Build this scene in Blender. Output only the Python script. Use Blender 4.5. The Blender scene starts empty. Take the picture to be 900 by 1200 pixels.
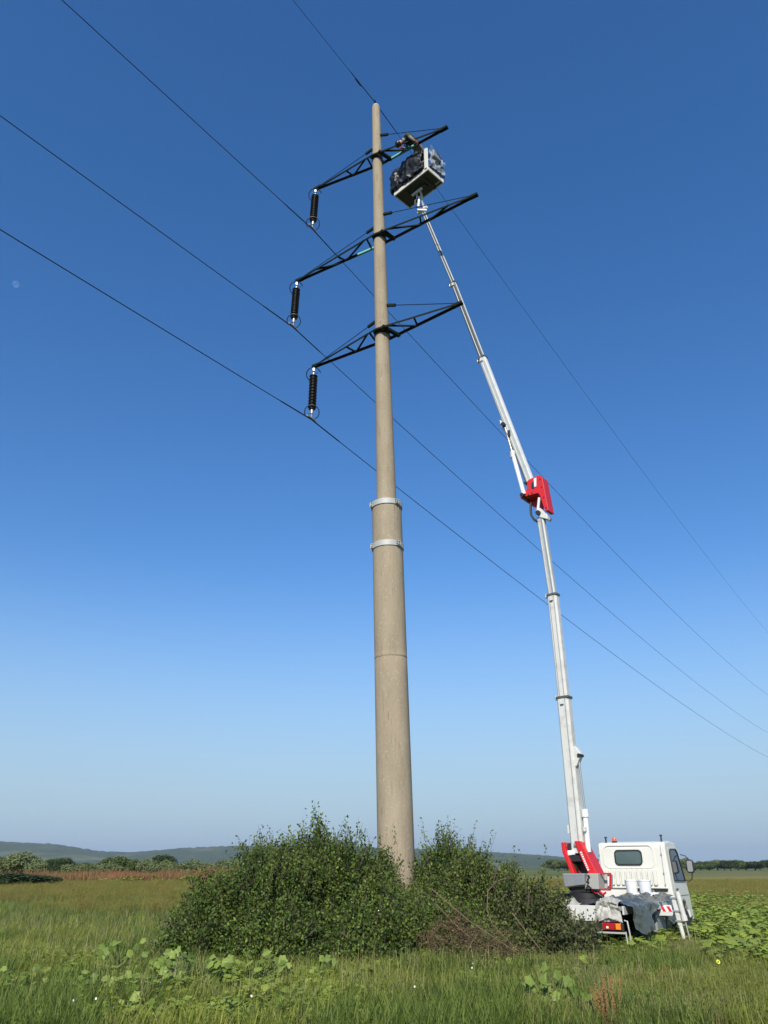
import bpy, math, random
import numpy as np
from mathutils import Vector, Matrix, noise
from math import radians, sin, cos, tan, pi, atan2, sqrt, hypot

# ------------------------------------------------------------------ camera, world, sun
SC = bpy.context.scene
COL = SC.collection
rnd = random.Random(11)
nr = np.random.default_rng(7)

EYE = 1.6
cd = bpy.data.cameras.new("camera")
cd.sensor_fit = 'VERTICAL'; cd.sensor_height = 36.0; cd.lens = 27.0
cd.clip_start = 0.1; cd.clip_end = 60000
cam = bpy.data.objects.new("camera", cd); COL.objects.link(cam)
cam.location = (0, 0, EYE)
PITCH = radians(24.76)
cam.rotation_euler = (pi/2 + PITCH, 0, 0)
SC.camera = cam

SUN_AZ = radians(-171)      # measured clockwise from +Y (the view direction)
SUN_EL = radians(37)
sdir = Vector((sin(SUN_AZ)*cos(SUN_EL), cos(SUN_AZ)*cos(SUN_EL), sin(SUN_EL)))
world = bpy.data.worlds.new("World"); SC.world = world; world.use_nodes = True
wn = world.node_tree.nodes; wl = world.node_tree.links; wn.clear()
wo = wn.new('ShaderNodeOutputWorld'); bg = wn.new('ShaderNodeBackground'); sk = wn.new('ShaderNodeTexSky')
sk.sky_type = 'NISHITA'; sk.sun_disc = False
sk.sun_elevation = SUN_EL; sk.sun_rotation = SUN_AZ
sk.altitude = 100; sk.air_density = 1.25; sk.dust_density = 0.15; sk.ozone_density = 3.0
bg.inputs['Strength'].default_value = 0.105
hs = wn.new('ShaderNodeHueSaturation'); hs.inputs['Saturation'].default_value = 1.22; hs.inputs['Value'].default_value = 1.10
wtn = wn.new('ShaderNodeMix'); wtn.data_type = 'RGBA'; wtn.blend_type = 'MULTIPLY'; wtn.inputs[0].default_value = 1.; wtn.inputs[7].default_value = (.87, .905, 1.05, 1)
wl.new(sk.outputs[0], wtn.inputs[6]); wl.new(wtn.outputs[2], hs.inputs['Color']); 
wtc = wn.new('ShaderNodeTexCoord'); wsx = wn.new('ShaderNodeSeparateXYZ'); wl.new(wtc.outputs['Generated'], wsx.inputs[0])   # bluish mist low over the horizon, all round
wmr = wn.new('ShaderNodeMapRange'); wmr.interpolation_type = 'SMOOTHSTEP'; wl.new(wsx.outputs[2], wmr.inputs[0])
wmr.inputs[1].default_value = -.05; wmr.inputs[2].default_value = .37; wmr.inputs[3].default_value = 1.0; wmr.inputs[4].default_value = 0.
wmx = wn.new('ShaderNodeMix'); wmx.data_type = 'RGBA'; wl.new(wmr.outputs[0], wmx.inputs[0]); wl.new(hs.outputs[0], wmx.inputs[6]); wmx.inputs[7].default_value = (2.9, 4.15, 5.3, 1)
wl.new(wmx.outputs[2], bg.inputs[0]); wl.new(bg.outputs[0], wo.inputs[0])
sl = bpy.data.lights.new("sun", 'SUN'); sl.energy = 4.8; sl.angle = radians(0.53); sl.color = (1.0, 0.93, 0.82)
so = bpy.data.objects.new("sun", sl); COL.objects.link(so)
so.rotation_euler = sdir.to_track_quat('Z', 'Y').to_euler(); so.location = (0, 0, 40)
SC.view_settings.view_transform = 'Standard'; SC.view_settings.look = 'None'
SC.view_settings.exposure = 0.3; SC.view_settings.gamma = 1.0
SC.render.engine = 'CYCLES'
SC.cycles.max_bounces = 6; SC.cycles.volume_bounces = 0; SC.cycles.transparent_max_bounces = 12

# ------------------------------------------------------------------ camera geometry (used to survey the place)
CF = Vector((0, cos(PITCH), sin(PITCH))); CU = Vector((0, -sin(PITCH), cos(PITCH))); CR = Vector((1, 0, 0))
CO = Vector((0, 0, EYE))
def ray(x, y): return CF + CR*((x-450)/900) + CU*((600-y)/900)
def atD(x, y, D): v = ray(x, y); return CO + v*(D/v.y)
def atH(x, y, H): v = ray(x, y); return CO + v*((H-EYE)/v.z)
def onplane(x, y, p0, n): v = ray(x, y); return CO + v*((p0-CO).dot(n)/v.dot(n))

# ------------------------------------------------------------------ materials
def new_mat(name):
    m = bpy.data.materials.new(name); m.use_nodes = True
    nt = m.node_tree; nt.nodes.clear()
    out = nt.nodes.new('ShaderNodeOutputMaterial')
    return m, nt, out
def mixc(nt, f, a, b, mode='MIX'):
    n = nt.nodes.new('ShaderNodeMix'); n.data_type = 'RGBA'; n.blend_type = mode
    for s, v in ((n.inputs[0], f), (n.inputs[6], a), (n.inputs[7], b)):
        if isinstance(v, bpy.types.NodeSocket): nt.links.new(v, s)
        elif isinstance(v, (tuple, list)): s.default_value = (*v, 1)
        else: s.default_value = v
    return n.outputs[2]
def ntex(nt, scale, detail=4, coord='Object', rough=.6, stretch=None):
    tc = nt.nodes.new('ShaderNodeTexCoord'); src = tc.outputs[coord]
    if coord == 'World':
        pass
    if stretch:
        mp = nt.nodes.new('ShaderNodeMapping'); mp.inputs['Scale'].default_value = stretch
        nt.links.new(src, mp.inputs[0]); src = mp.outputs[0]
    n = nt.nodes.new('ShaderNodeTexNoise'); n.inputs['Scale'].default_value = scale
    n.inputs['Detail'].default_value = detail; n.inputs['Roughness'].default_value = rough
    nt.links.new(src, n.inputs['Vector'])
    return n.outputs['Fac']
def wtex(nt, scale, detail=4, rough=.6, stretch=None):     # noise in world space
    g = nt.nodes.new('ShaderNodeNewGeometry'); src = g.outputs['Position']
    if stretch:
        mp = nt.nodes.new('ShaderNodeMapping'); mp.inputs['Scale'].default_value = stretch
        nt.links.new(src, mp.inputs[0]); src = mp.outputs[0]
    n = nt.nodes.new('ShaderNodeTexNoise'); n.inputs['Scale'].default_value = scale
    n.inputs['Detail'].default_value = detail; n.inputs['Roughness'].default_value = rough
    nt.links.new(src, n.inputs['Vector'])
    return n.outputs['Fac']
def ramp(nt, fac, a, b):
    n = nt.nodes.new('ShaderNodeMapRange'); n.clamp = True
    n.inputs[1].default_value = a; n.inputs[2].default_value = b
    nt.links.new(fac, n.inputs[0]); return n.outputs[0]
def pbsdf(nt, out, col, rough=.6, metal=0., bump=None, bdist=.01, spec=.5):
    p = nt.nodes.new('ShaderNodeBsdfPrincipled')
    if isinstance(col, bpy.types.NodeSocket): nt.links.new(col, p.inputs['Base Color'])
    else: p.inputs['Base Color'].default_value = (*col, 1)
    if isinstance(rough, bpy.types.NodeSocket): nt.links.new(rough, p.inputs['Roughness'])
    else: p.inputs['Roughness'].default_value = rough
    p.inputs['Metallic'].default_value = metal
    p.inputs['Specular IOR Level'].default_value = spec
    if bump is not None:
        b = nt.nodes.new('ShaderNodeBump'); b.inputs['Distance'].default_value = bdist
        nt.links.new(bump, b.inputs['Height']); nt.links.new(b.outputs[0], p.inputs['Normal'])
    nt.links.new(p.outputs[0], out.inputs[0]); return p
def paint(name, col, rough=.4, metal=0., dirt=.25, dcol=(.16, .13, .09), scale=6, bumpd=.002, spec=.5):
    m, nt, out = new_mat(name)
    n = ntex(nt, scale, 5); f = ramp(nt, n, .48, .8)
    mm = nt.nodes.new('ShaderNodeMath'); mm.operation = 'MULTIPLY'; mm.inputs[1].default_value = dirt
    nt.links.new(f, mm.inputs[0])
    c = mixc(nt, mm.outputs[0], col, dcol)
    pbsdf(nt, out, c, rough, metal, ntex(nt, scale*4, 3), bumpd, spec)
    return m
def leafmat(name, trans=.3, rough=.5, spec=.4):
    m, nt, out = new_mat(name)
    a = nt.nodes.new('ShaderNodeAttribute'); a.attribute_name = 'Col'
    p = nt.nodes.new('ShaderNodeBsdfPrincipled'); p.inputs['Roughness'].default_value = rough
    p.inputs['Specular IOR Level'].default_value = spec
    nt.links.new(a.outputs['Color'], p.inputs['Base Color'])
    t = nt.nodes.new('ShaderNodeBsdfTranslucent')
    tc = mixc(nt, .6, a.outputs['Color'], (.9, 1.0, .3), 'MULTIPLY')
    nt.links.new(tc, t.inputs['Color'])
    mx = nt.nodes.new('ShaderNodeMixShader'); mx.inputs[0].default_value = trans
    nt.links.new(p.outputs[0], mx.inputs[1]); nt.links.new(t.outputs[0], mx.inputs[2])
    nt.links.new(mx.outputs[0], out.inputs[0]); return m
def plantmat(name, c1, c2, c3, scale=.25, rough=.55, trans=.3):
    """foliage whose colour varies from one clump to the next and over the ground"""
    m, nt, out = new_mat(name)
    oi = nt.nodes.new('ShaderNodeObjectInfo')
    c = mixc(nt, oi.outputs['Random'], c1, c2)
    c = mixc(nt, ramp(nt, wtex(nt, scale, 4), .42, .66), c, c3)
    p = nt.nodes.new('ShaderNodeBsdfPrincipled'); p.inputs['Roughness'].default_value = rough
    p.inputs['Specular IOR Level'].default_value = .15
    nt.links.new(c, p.inputs['Base Color'])
    t = nt.nodes.new('ShaderNodeBsdfTranslucent'); nt.links.new(c, t.inputs['Color'])
    mx = nt.nodes.new('ShaderNodeMixShader'); mx.inputs[0].default_value = trans
    nt.links.new(p.outputs[0], mx.inputs[1]); nt.links.new(t.outputs[0], mx.inputs[2])
    nt.links.new(mx.outputs[0], out.inputs[0]); return m

def concrete_mat():
    m, nt, out = new_mat('concrete')
    a = ntex(nt, 3.0, 6, stretch=(1, 1, .25)); b = ntex(nt, 17, 5, rough=.75); c = ntex(nt, 9, 5, stretch=(3, 3, .22))
    col = mixc(nt, ramp(nt, a, .3, .7), (.265, .22, .15), (.345, .29, .205))
    col = mixc(nt, ramp(nt, c, .58, .74), col, (.18, .12, .08))
    col = mixc(nt, ramp(nt, b, .57, .68), col, (.42, .37, .285))
    pit = nt.nodes.new('ShaderNodeTexVoronoi'); pit.inputs['Scale'].default_value = 22
    tc = nt.nodes.new('ShaderNodeTexCoord'); nt.links.new(tc.outputs['Object'], pit.inputs['Vector'])
    inv = nt.nodes.new('ShaderNodeMapRange'); inv.inputs[1].default_value = .05; inv.inputs[2].default_value = .12
    inv.inputs[3].default_value = .55; inv.inputs[4].default_value = 0.
    nt.links.new(pit.outputs['Distance'], inv.inputs[0])
    col = mixc(nt, inv.outputs[0], col, (.2, .15, .1))
    pbsdf(nt, out, col, .9, 0, b, .012, .2)
    return m
M = {}
M['concrete'] = concrete_mat()
M['galv'] = paint('galvanised_steel', (.40, .41, .38), .6, .15, .4, (.33, .33, .31), 12)
M['dark_steel'] = paint('dark_green_painted_steel', (.010, .016, .010), .75, 0, .3, (.02, .013, .009), 9, spec=.12)
M['lit_green'] = paint('lit_green_facet', (.16, .48, .38), .45, 0, .1)  # light on the chord's green inner face, put into the colour
M['black'] = paint('black_plastic', (.02, .02, .021), .45, 0, .3, (.06, .055, .05))
M['rubber'] = paint('tyre_rubber', (.03, .03, .03), .85, 0, .5, (.09, .075, .055), 7)
M['white'] = paint('white_cab_paint', (.64, .635, .575), .3, 0, .38, (.50, .46, .36), 2.2, .0005)
M['white_boom'] = paint('white_boom_paint', (.57, .57, .53), .45, 0, .6, (.27, .25, .20), 5)
M['boom_shade_collar'] = paint('boom_shade_and_collar_grey', (.085, .095, .085), .5, .2, .4, (.05, .05, .045), 5)  # upper boom's underface shade painted in; collars share this grey
M['underside'] = paint('shaded_olive_underside', (.045, .045, .032), .8, 0, .4, (.08, .075, .05), 5)  # shade under the basket put into the colour, against bounced light
M['grey_boom'] = paint('grey_boom_steel', (.46, .48, .45), .5, .25, .4, (.26, .26, .22), 4)
M['red'] = paint('red_machine_paint', (.58, .016, .02), .42, 0, .45, (.20, .03, .025), 9)
M['grey'] = paint('grey_metal_box', (.27, .29, .30), .5, .3, .4, (.16, .15, .13), 5)
M['lightgrey'] = paint('pale_grey_panel', (.62, .63, .60), .45, .1, .35, (.35, .33, .28), 5)
M['steel'] = paint('bright_steel', (.42, .42, .41), .45, .7, .3, (.3, .29, .26), 8)
M['rubber_insulator'] = paint('dark_silicone_sheds', (.020, .016, .016), .45, 0, .2)
M['wire'] = paint('conductor_cable', (.035, .037, .042), .5, .4, .2)
M['wood'] = paint('bark', (.11, .085, .06), .9, 0, .5, (.05, .04, .03), 12, .01)
M['drywood'] = paint('dry_grey_twig', (.15, .105, .06), .9, 0, .5, (.09, .055, .03), 9, .01)
M['orange_lens'] = paint('amber_lens', (.85, .25, .02), .2, 0, .1)
M['beacon'] = paint('red_orange_beacon', (.75, .10, .03), .2, 0, .1)
M['red_lens'] = paint('red_lens', (.35, .012, .015), .2, 0, .15)
M['white_lens'] = paint('white_lens', (.8, .78, .75), .15, 0, .1)
M['bucket'] = paint('white_plastic_bucket', (.70, .72, .73), .35, 0, .15, (.55, .55, .5))
M['sheet'] = paint('crumpled_pale_sheet', (.34, .335, .30), .6, 0, .3, (.4, .38, .3), 5)
M['tarp'] = paint('grey_green_tarpaulin', (.062, .074, .066), .3, 0, .3, (.12, .13, .12), 5, .006, .6)
M['bag'] = paint('black_plastic_sheet', (.022, .023, .027), .42, 0, .25, (.07, .07, .075), 5, .004, .45)
M['leaf'] = leafmat('shrub_leaf', .25, .55, .22)
M['weedleaf'] = leafmat('broad_weed_leaf', .4, .5, .4)
M['bark2'] = M['wood']
def glass_mat(name, col):
    m, nt, out = new_mat(name); p = pbsdf(nt, out, col, .08, 0, None, spec=.8); return m
M['glass'] = glass_mat('tinted_glass', (.075, .11, .105))
M['darkglass'] = glass_mat('dark_glass', (.02, .026, .028))
def clear_mat():
    m, nt, out = new_mat('clear_plastic_sheet')
    p = pbsdf(nt, out, (.72, .78, .82), .2, 0, ntex(nt, 9, 4), .02, .7); p.inputs['Alpha'].default_value = .42
    return m
M['clear'] = clear_mat()

# ------------------------------------------------------------------ mesh helpers
class MB:
    def __init__(s): s.v = []; s.f = []; s.mi = []; s.cur = 0
    def add(s, vs, fs):
        o = len(s.v); s.v += [tuple(v) for v in vs]
        for f in fs: s.f.append([i+o for i in f]); s.mi.append(s.cur)
        return s
    def box(s, c, size, R=None):
        c = Vector(c); x, y, z = [q/2 for q in size]
        vs = [Vector((i*x, j*y, k*z)) for k in (-1, 1) for i, j in ((-1, -1), (1, -1), (1, 1), (-1, 1))]
        if R is not None: vs = [R @ q for q in vs]
        return s.add([q+c for q in vs], [(3, 2, 1, 0), (4, 5, 6, 7), (0, 1, 5, 4), (1, 2, 6, 5), (2, 3, 7, 6), (3, 0, 4, 7)])
    def frame_box(s, p0, p1, n, w, d, w1=None, d1=None, ch=.18):
        """beam from p0 to p1; w = width across, d = depth along n; chamfered corners"""
        p0 = Vector(p0); p1 = Vector(p1); a = (p1-p0).normalized(); n = Vector(n); n = (n-a*n.dot(a)).normalized(); b = a.cross(n)
        w1 = w if w1 is None else w1; d1 = d if d1 is None else d1
        vs = []
        for p, W, D in ((p0, w, d), (p1, w1, d1)):
            c = ch*min(W, D)
            for i, j in ((-W/2+c, -D/2), (W/2-c, -D/2), (W/2, -D/2+c), (W/2, D/2-c), (W/2-c, D/2), (-W/2+c, D/2), (-W/2, D/2-c), (-W/2, -D/2+c)):
                vs.append(p+b*i+n*j)
        fs = [tuple(range(7, -1, -1)), tuple(range(8, 16))]+[(i, (i+1) % 8, 8+(i+1) % 8, 8+i) for i in range(8)]
        return s.add(vs, fs)
    def tube(s, p0, p1, r0, r1=None, n=10, caps=True):
        p0 = Vector(p0); p1 = Vector(p1); r1 = r0 if r1 is None else r1
        a = (p1-p0).normalized(); t = Vector((0, 0, 1)) if abs(a.z) < .9 else Vector((1, 0, 0))
        b = a.cross(t).normalized(); c = a.cross(b)
        vs = [p+b*(r*cos(2*pi*i/n))+c*(r*sin(2*pi*i/n)) for p, r in ((p0, r0), (p1, r1)) for i in range(n)]
        fs = [(i, i+n, (i+1) % n+n, (i+1) % n) for i in range(n)]
        if caps: fs += [tuple(range(n)), tuple(range(2*n-1, n-1, -1))]
        return s.add(vs, fs)
    def path(s, pts, r, n=6, closed=False, rr=None):
        pts = [Vector(p) for p in pts]; m = len(pts); vs = []; prev = None
        for i, p in enumerate(pts):
            a = (pts[(i+1) % m]-pts[i-1]) if closed else (pts[min(i+1, m-1)]-pts[max(i-1, 0)])
            a.normalize()
            if prev is None:
                t = Vector((0, 0, 1)) if abs(a.z) < .9 else Vector((1, 0, 0)); b = a.cross(t).normalized()
            else: b = (prev-a*prev.dot(a)).normalized()
            prev = b; c = a.cross(b); q = r if rr is None else rr[i]
            vs += [p+b*(q*cos(2*pi*k/n))+c*(q*sin(2*pi*k/n)) for k in range(n)]
        fs = []
        for i in range(m if closed else m-1):
            j = (i+1) % m
            fs += [(i*n+k, j*n+k, j*n+(k+1) % n, i*n+(k+1) % n) for k in range(n)]
        if not closed: fs += [tuple(range(n)), tuple(range(m*n-1, (m-1)*n-1, -1))]
        return s.add(vs, fs)
    def lathe(s, prof, c=(0, 0, 0), R=None, n=20):
        """prof: (radius, height) list about local z"""
        c = Vector(c); vs = []
        for r, z in prof:
            for k in range(n):
                q = Vector((r*cos(2*pi*k/n), r*sin(2*pi*k/n), z))
                vs.append((R @ q if R is not None else q)+c)
        m = len(prof)
        fs = [(i*n+k, i*n+(k+1) % n, (i+1)*n+(k+1) % n, (i+1)*n+k) for i in range(m-1) for k in range(n)]
        if prof[0][0] > 1e-4: fs.append(tuple(range(n-1, -1, -1)))
        if prof[-1][0] > 1e-4: fs.append(tuple(range((m-1)*n, m*n)))
        return s.add(vs, fs)
    def prism(s, poly, off):
        """poly: list of 3-D points in a plane, swept by vector off"""
        off = Vector(off); P = [Vector(p) for p in poly]; n = len(P)
        return s.add(P+[p+off for p in P], [tuple(range(n-1, -1, -1)), tuple(range(n, 2*n))]+[(i, (i+1) % n, n+(i+1) % n, n+i) for i in range(n)])
    def build(s, name, mat, parent=None, Minv=None, smooth=False, bevel=0, **props):
        me = bpy.data.meshes.new(name)
        vs = s.v if Minv is None else [tuple(Minv @ Vector(v)) for v in s.v]
        me.from_pydata(vs, [], s.f)
        for m in (mat if isinstance(mat, (list, tuple)) else [mat]): me.materials.append(m)
        if any(s.mi): me.polygons.foreach_set('material_index', s.mi)
        import bmesh
        bm = bmesh.new(); bm.from_mesh(me); bmesh.ops.recalc_face_normals(bm, faces=bm.faces); bm.to_mesh(me); bm.free()
        if smooth:
            me.polygons.foreach_set('use_smooth', [True]*len(me.polygons))
            me.set_sharp_from_angle(angle=radians(40))
        me.update()
        o = bpy.data.objects.new(name, me); COL.objects.link(o)
        if parent is not None: o.parent = parent
        if bevel:
            b = o.modifiers.new('bevel', 'BEVEL'); b.width = bevel; b.segments = 2; b.limit_method = 'ANGLE'; b.angle_limit = radians(35)
        for k, v in props.items(): o[k] = v
        return o
def thing(name, label, cat, loc=(0, 0, 0), rotz=0., group=None, Mx=None):
    o = bpy.data.objects.new(name, None); COL.objects.link(o)
    o.empty_display_size = .2
    if Mx is None: Mx = Matrix.Translation(loc) @ Matrix.Rotation(rotz, 4, 'Z')
    o.matrix_world = Mx; o['label'] = label; o['category'] = cat
    if group: o['group'] = group
    return o, Mx.inverted()
def tag(o, label, cat, group=None):
    o['label'] = label; o['category'] = cat
    if group: o['group'] = group
    return o
def npmesh(name, V, F, mat, col=None, parent=None, smooth=False, **props):
    """V (n,3); F (m,k) numpy; col (n,3) optional colour per vertex"""
    me = bpy.data.meshes.new(name)
    k = F.shape[1]
    me.vertices.add(len(V)); me.vertices.foreach_set('co', np.asarray(V, np.float32).ravel())
    me.loops.add(F.size); me.loops.foreach_set('vertex_index', F.astype(np.int32).ravel())
    me.polygons.add(len(F)); me.polygons.foreach_set('loop_start', np.arange(0, F.size, k, dtype=np.int32))
    if smooth: me.polygons.foreach_set('use_smooth', np.ones(len(F), bool))
    if col is not None:
        a = me.color_attributes.new('Col', 'FLOAT_COLOR', 'POINT')
        a.data.foreach_set('color', np.concatenate([col, np.ones((len(V), 1))], 1).astype(np.float32).ravel())
    me.materials.append(mat); me.update(calc_edges=True)
    o = bpy.data.objects.new(name, me); COL.objects.link(o)
    if parent is not None: o.parent = parent
    for kk, v in props.items(): o[kk] = v
    return o

# ------------------------------------------------------------------ ground, hills
def gz(x, y):
    """gentle unevenness of the meadow"""
    return .05*noise.noise(Vector((x*.22, y*.22, 3.1)))+.03*noise.noise(Vector((x*.9, y*.9, 1.7))) if y < 120 and abs(x) < 120 else 0.
def ground_mat():
    m, nt, out = new_mat('meadow_and_fields')
    g = nt.nodes.new('ShaderNodeNewGeometry'); sp = nt.nodes.new('ShaderNodeSeparateXYZ'); nt.links.new(g.outputs['Position'], sp.inputs[0])
    X, Y = sp.outputs[0], sp.outputs[1]
    wob = wtex(nt, .15, 4)
    def yw(amp):
        a = nt.nodes.new('ShaderNodeMath'); a.operation = 'MULTIPLY_ADD'; a.inputs[1].default_value = amp; a.inputs[2].default_value = 0
        nt.links.new(wob, a.inputs[0]); b = nt.nodes.new('ShaderNodeMath'); nt.links.new(a.outputs[0], b.inputs[0]); nt.links.new(Y, b.inputs[1]); return b.outputs[0]
    fine = wtex(nt, 3.0, 5)
    soil = mixc(nt, fine, (.028, .036, .014), (.05, .06, .022))
    crop = mixc(nt, ramp(nt, wtex(nt, .9, 5, stretch=(1, .35, 1)), .35, .65), (.165, .18, .048), (.225, .21, .058))
    crop = mixc(nt, ramp(nt, wtex(nt, .08, 4, stretch=(.5, 1.2, 1)), .45, .6), crop, (.17, .135, .048))
    green = mixc(nt, ramp(nt, wtex(nt, .02, 3), .4, .6), (.085, .11, .032), (.14, .15, .055))
    c = mixc(nt, ramp(nt, yw(8), 30, 46), soil, crop)
    c = mixc(nt, ramp(nt, yw(20), 150, 175), c, green)
    strip = nt.nodes.new('ShaderNodeTexWave'); strip.bands_direction = 'Y'; strip.inputs['Scale'].default_value = .004; strip.inputs['Distortion'].default_value = 1.5
    nt.links.new(g.outputs['Position'], strip.inputs['Vector'])
    far = mixc(nt, strip.outputs['Fac'], (.10, .105, .04), (.065, .09, .03))
    c = mixc(nt, ramp(nt, Y, 420, 520), c, far)
    pbsdf(nt, out, c, .95, 0, fine, .05, .1)
    return m
def make_ground():
    ax = [-7000, -4000, -2000, -1000, -500, -250, -150, -110]+list(np.arange(-90, -24, 3.))+list(np.arange(-24, 24.1, .6))+list(np.arange(27, 91, 3.))+[110, 150, 250, 500, 1000, 2000, 4000, 7000]
    ay = [-3000, -1500, -600, -200, -80, -30, -10]+list(np.arange(0, 40, .6))+list(np.arange(40, 110, 2.5))+[115, 130, 160, 200, 300, 450, 700, 1000, 1500, 2200, 3200, 4500, 7000]
    nx, ny = len(ax), len(ay)
    V = np.array([(x, y, gz(x, y)) for y in ay for x in ax])
    I = np.arange(nx*ny).reshape(ny, nx)
    F = np.stack([I[:-1, :-1], I[:-1, 1:], I[1:, 1:], I[1:, :-1]], -1).reshape(-1, 4)
    npmesh('ground', V, F, ground_mat(), smooth=True, kind='structure')
make_ground()

def hills():
    tab = [(-3000, 1005), (-1500, 998), (-700, 990), (-400, 985), (-100, 986), (0, 988), (60, 990), (90, 994), (115, 997.5), (150, 998.5), (185, 996), (210, 993.5), (240, 992), (280, 990.5),
           (400, 991), (520, 995), (600, 999), (650, 1002.5), (680, 1006), (705, 1011), (760, 1014), (1200, 1015), (3000, 1013)]
    px = [t[0] for t in tab]; py = [t[1] for t in tab]
    V = []; az0, az1, NA = -68, 68, 1400
    rs = [2300, 2500, 2700, 2900, 3100, 3300, 3500, 3800, 4300]; fr = [0, .12, .30, .48, .66, .84, 1.0, 1.02, .5]
    for i in range(NA):
        az = radians(az0+(az1-az0)*i/(NA-1)); x = 450+900*tan(az)/cos(PITCH)
        y = np.interp(x, px, py); el = PITCH-math.atan((y-600)/900) if abs(az) < 1.0 else radians(1.3)
        for r, f in zip(rs, fr):
            k = r/rs[6]
            h = (3500*tan(el)/1.0)*f
            h += (6*noise.noise(Vector((az*14, r*.002, 0)))*(0 if f in (0, 1.0) else 1)+3.2*noise.noise(Vector((az*190, r*.004, 2)))*f)*(1 if h > 6 else 0)
            V.append((r*sin(az), r*cos(az), h-1.0 if f > 0 else -2))
    n = len(rs); I = np.arange(NA*n).reshape(NA, n)
    F = np.stack([I[:-1, :-1], I[1:, :-1], I[1:, 1:], I[:-1, 1:]], -1).reshape(-1, 4)
    m, nt, out = new_mat('wooded_hillside')
    a = wtex(nt, .0045, 6, .65, stretch=(1, .3, 4)); b = wtex(nt, .02, 6, .8)
    c = mixc(nt, ramp(nt, b, .35, .65), (.022, .038, .010), (.075, .10, .028))
    c = mixc(nt, ramp(nt, a, .56, .66), c, (.13, .14, .055))
    pbsdf(nt, out, c, 1., 0, b, 4., .05)
    npmesh('hills', np.array(V), F, m, smooth=True, kind='structure')
hills()

# ------------------------------------------------------------------ the air
def haze():
    b = MB(); b.box((0, 1000, 74.), (16000, 14000, 154.))
    m = bpy.data.materials.new('haze_air'); m.use_nodes = True; nt = m.node_tree; nt.nodes.clear()
    out = nt.nodes.new('ShaderNodeOutputMaterial'); v = nt.nodes.new('ShaderNodeVolumePrincipled')
    v.inputs['Color'].default_value = (.74, .86, 1.0, 1); v.inputs['Density'].default_value = 1.25e-4
    v.inputs['Anisotropy'].default_value = .2
    nt.links.new(v.outputs[0], out.inputs['Volume'])
    b.build('haze', m, kind='stuff')
haze()

# ------------------------------------------------------------------ pole with crossarms
PB = Vector((.315, 19.0, 0)); PT = Vector((-.292, 19.0, 26.48))
def pc(z): return PB+(PT-PB)*(z/26.48)
def prad(z): return np.interp(z, [0, 10.62], [.425, .400]) if z < 10.6 else np.interp(z, [10.6, 16.2, 23.2, 26.48], [.272, .217, .170, .140])
pole, PI_ = thing('utility_pole', 'tall tan concrete power line pole rising out of the dark shrubs', 'utility pole', PB)
Rl = (PT-PB).to_track_quat('Z', 'Y').to_matrix()
def ring(b, z, r0, r1, h, n=40):
    b.lathe([(r0, -h/2), (r1, -h/2), (r1, h/2), (r0, h/2)], pc(z), Rl, n)
b = MB(); prof = [(prad(z), z) for z in list(np.linspace(-.3, 6.28, 12))]+[(.402, 6.30), (.409, 6.31), (.410, 6.36), (.406, 6.37)]+[(prad(z), z) for z in np.linspace(6.5, 10.5, 8)]+[(.398, 10.60), (.385, 10.62), (.20, 10.63)]
b.lathe([(r, z*1.0003) for r, z in prof], PB, Rl, 48)
b.build('lower_shaft', M['concrete'], pole, PI_, True)
b = MB(); b.lathe([(prad(max(z, 10.7)), z) for z in np.linspace(10.4, 26.38, 40)]+[(.125, 26.44), (.03, 26.48), (0, 26.48)], PB, Rl, 48)
b.build('upper_shaft', M['concrete'], pole, PI_, True)
for z in (10.52, 9.31):
    b = MB(); ring(b, z, .395, .425, .15)
    o = b.build('clamp_ring', M['galv'], pole, PI_, True)
    for ang in (-50, 195):
        a = radians(ang); d = Vector((cos(a), sin(a), 0)); t = Vector((-d.y, d.x, 0)); c = pc(z)+d*.435
        Rm = Matrix((t, d, Vector((0, 0, 1)))).transposed()
        for sg in (-1, 1):
            b = MB(); b.box(c+t*.035*sg, (.018, .08, .13), Rm); b.build('clamp_lug', M['galv'], o, PI_)
        for dz in (-.035, .035):
            b = MB(); q = c+d*.015; b.tube(q-t*.07+Vector((0, 0, dz)), q+t*.07+Vector((0, 0, dz)), .014, n=6); b.build('bolt', M['dark_steel'], o, PI_)
b = MB(); b.lathe([(.12, 26.40), (.128, 26.45), (.10, 26.50), (.02, 26.51), (0, 26.51)], PB, Rl, 24)
b.build('cap', M['galv'], pole, PI_, True)
b = MB()
b.tube(pc(26.4)+Vector((-.03, -.05, 0)), pc(26.4)+Vector((-.03, -.05, .22)), .02); b.box(pc(26.4)+Vector((-.03, -.05, .2)), (.05, .16, .05))
b.build('ground_wire_bracket', M['dark_steel'], pole, PI_)

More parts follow.
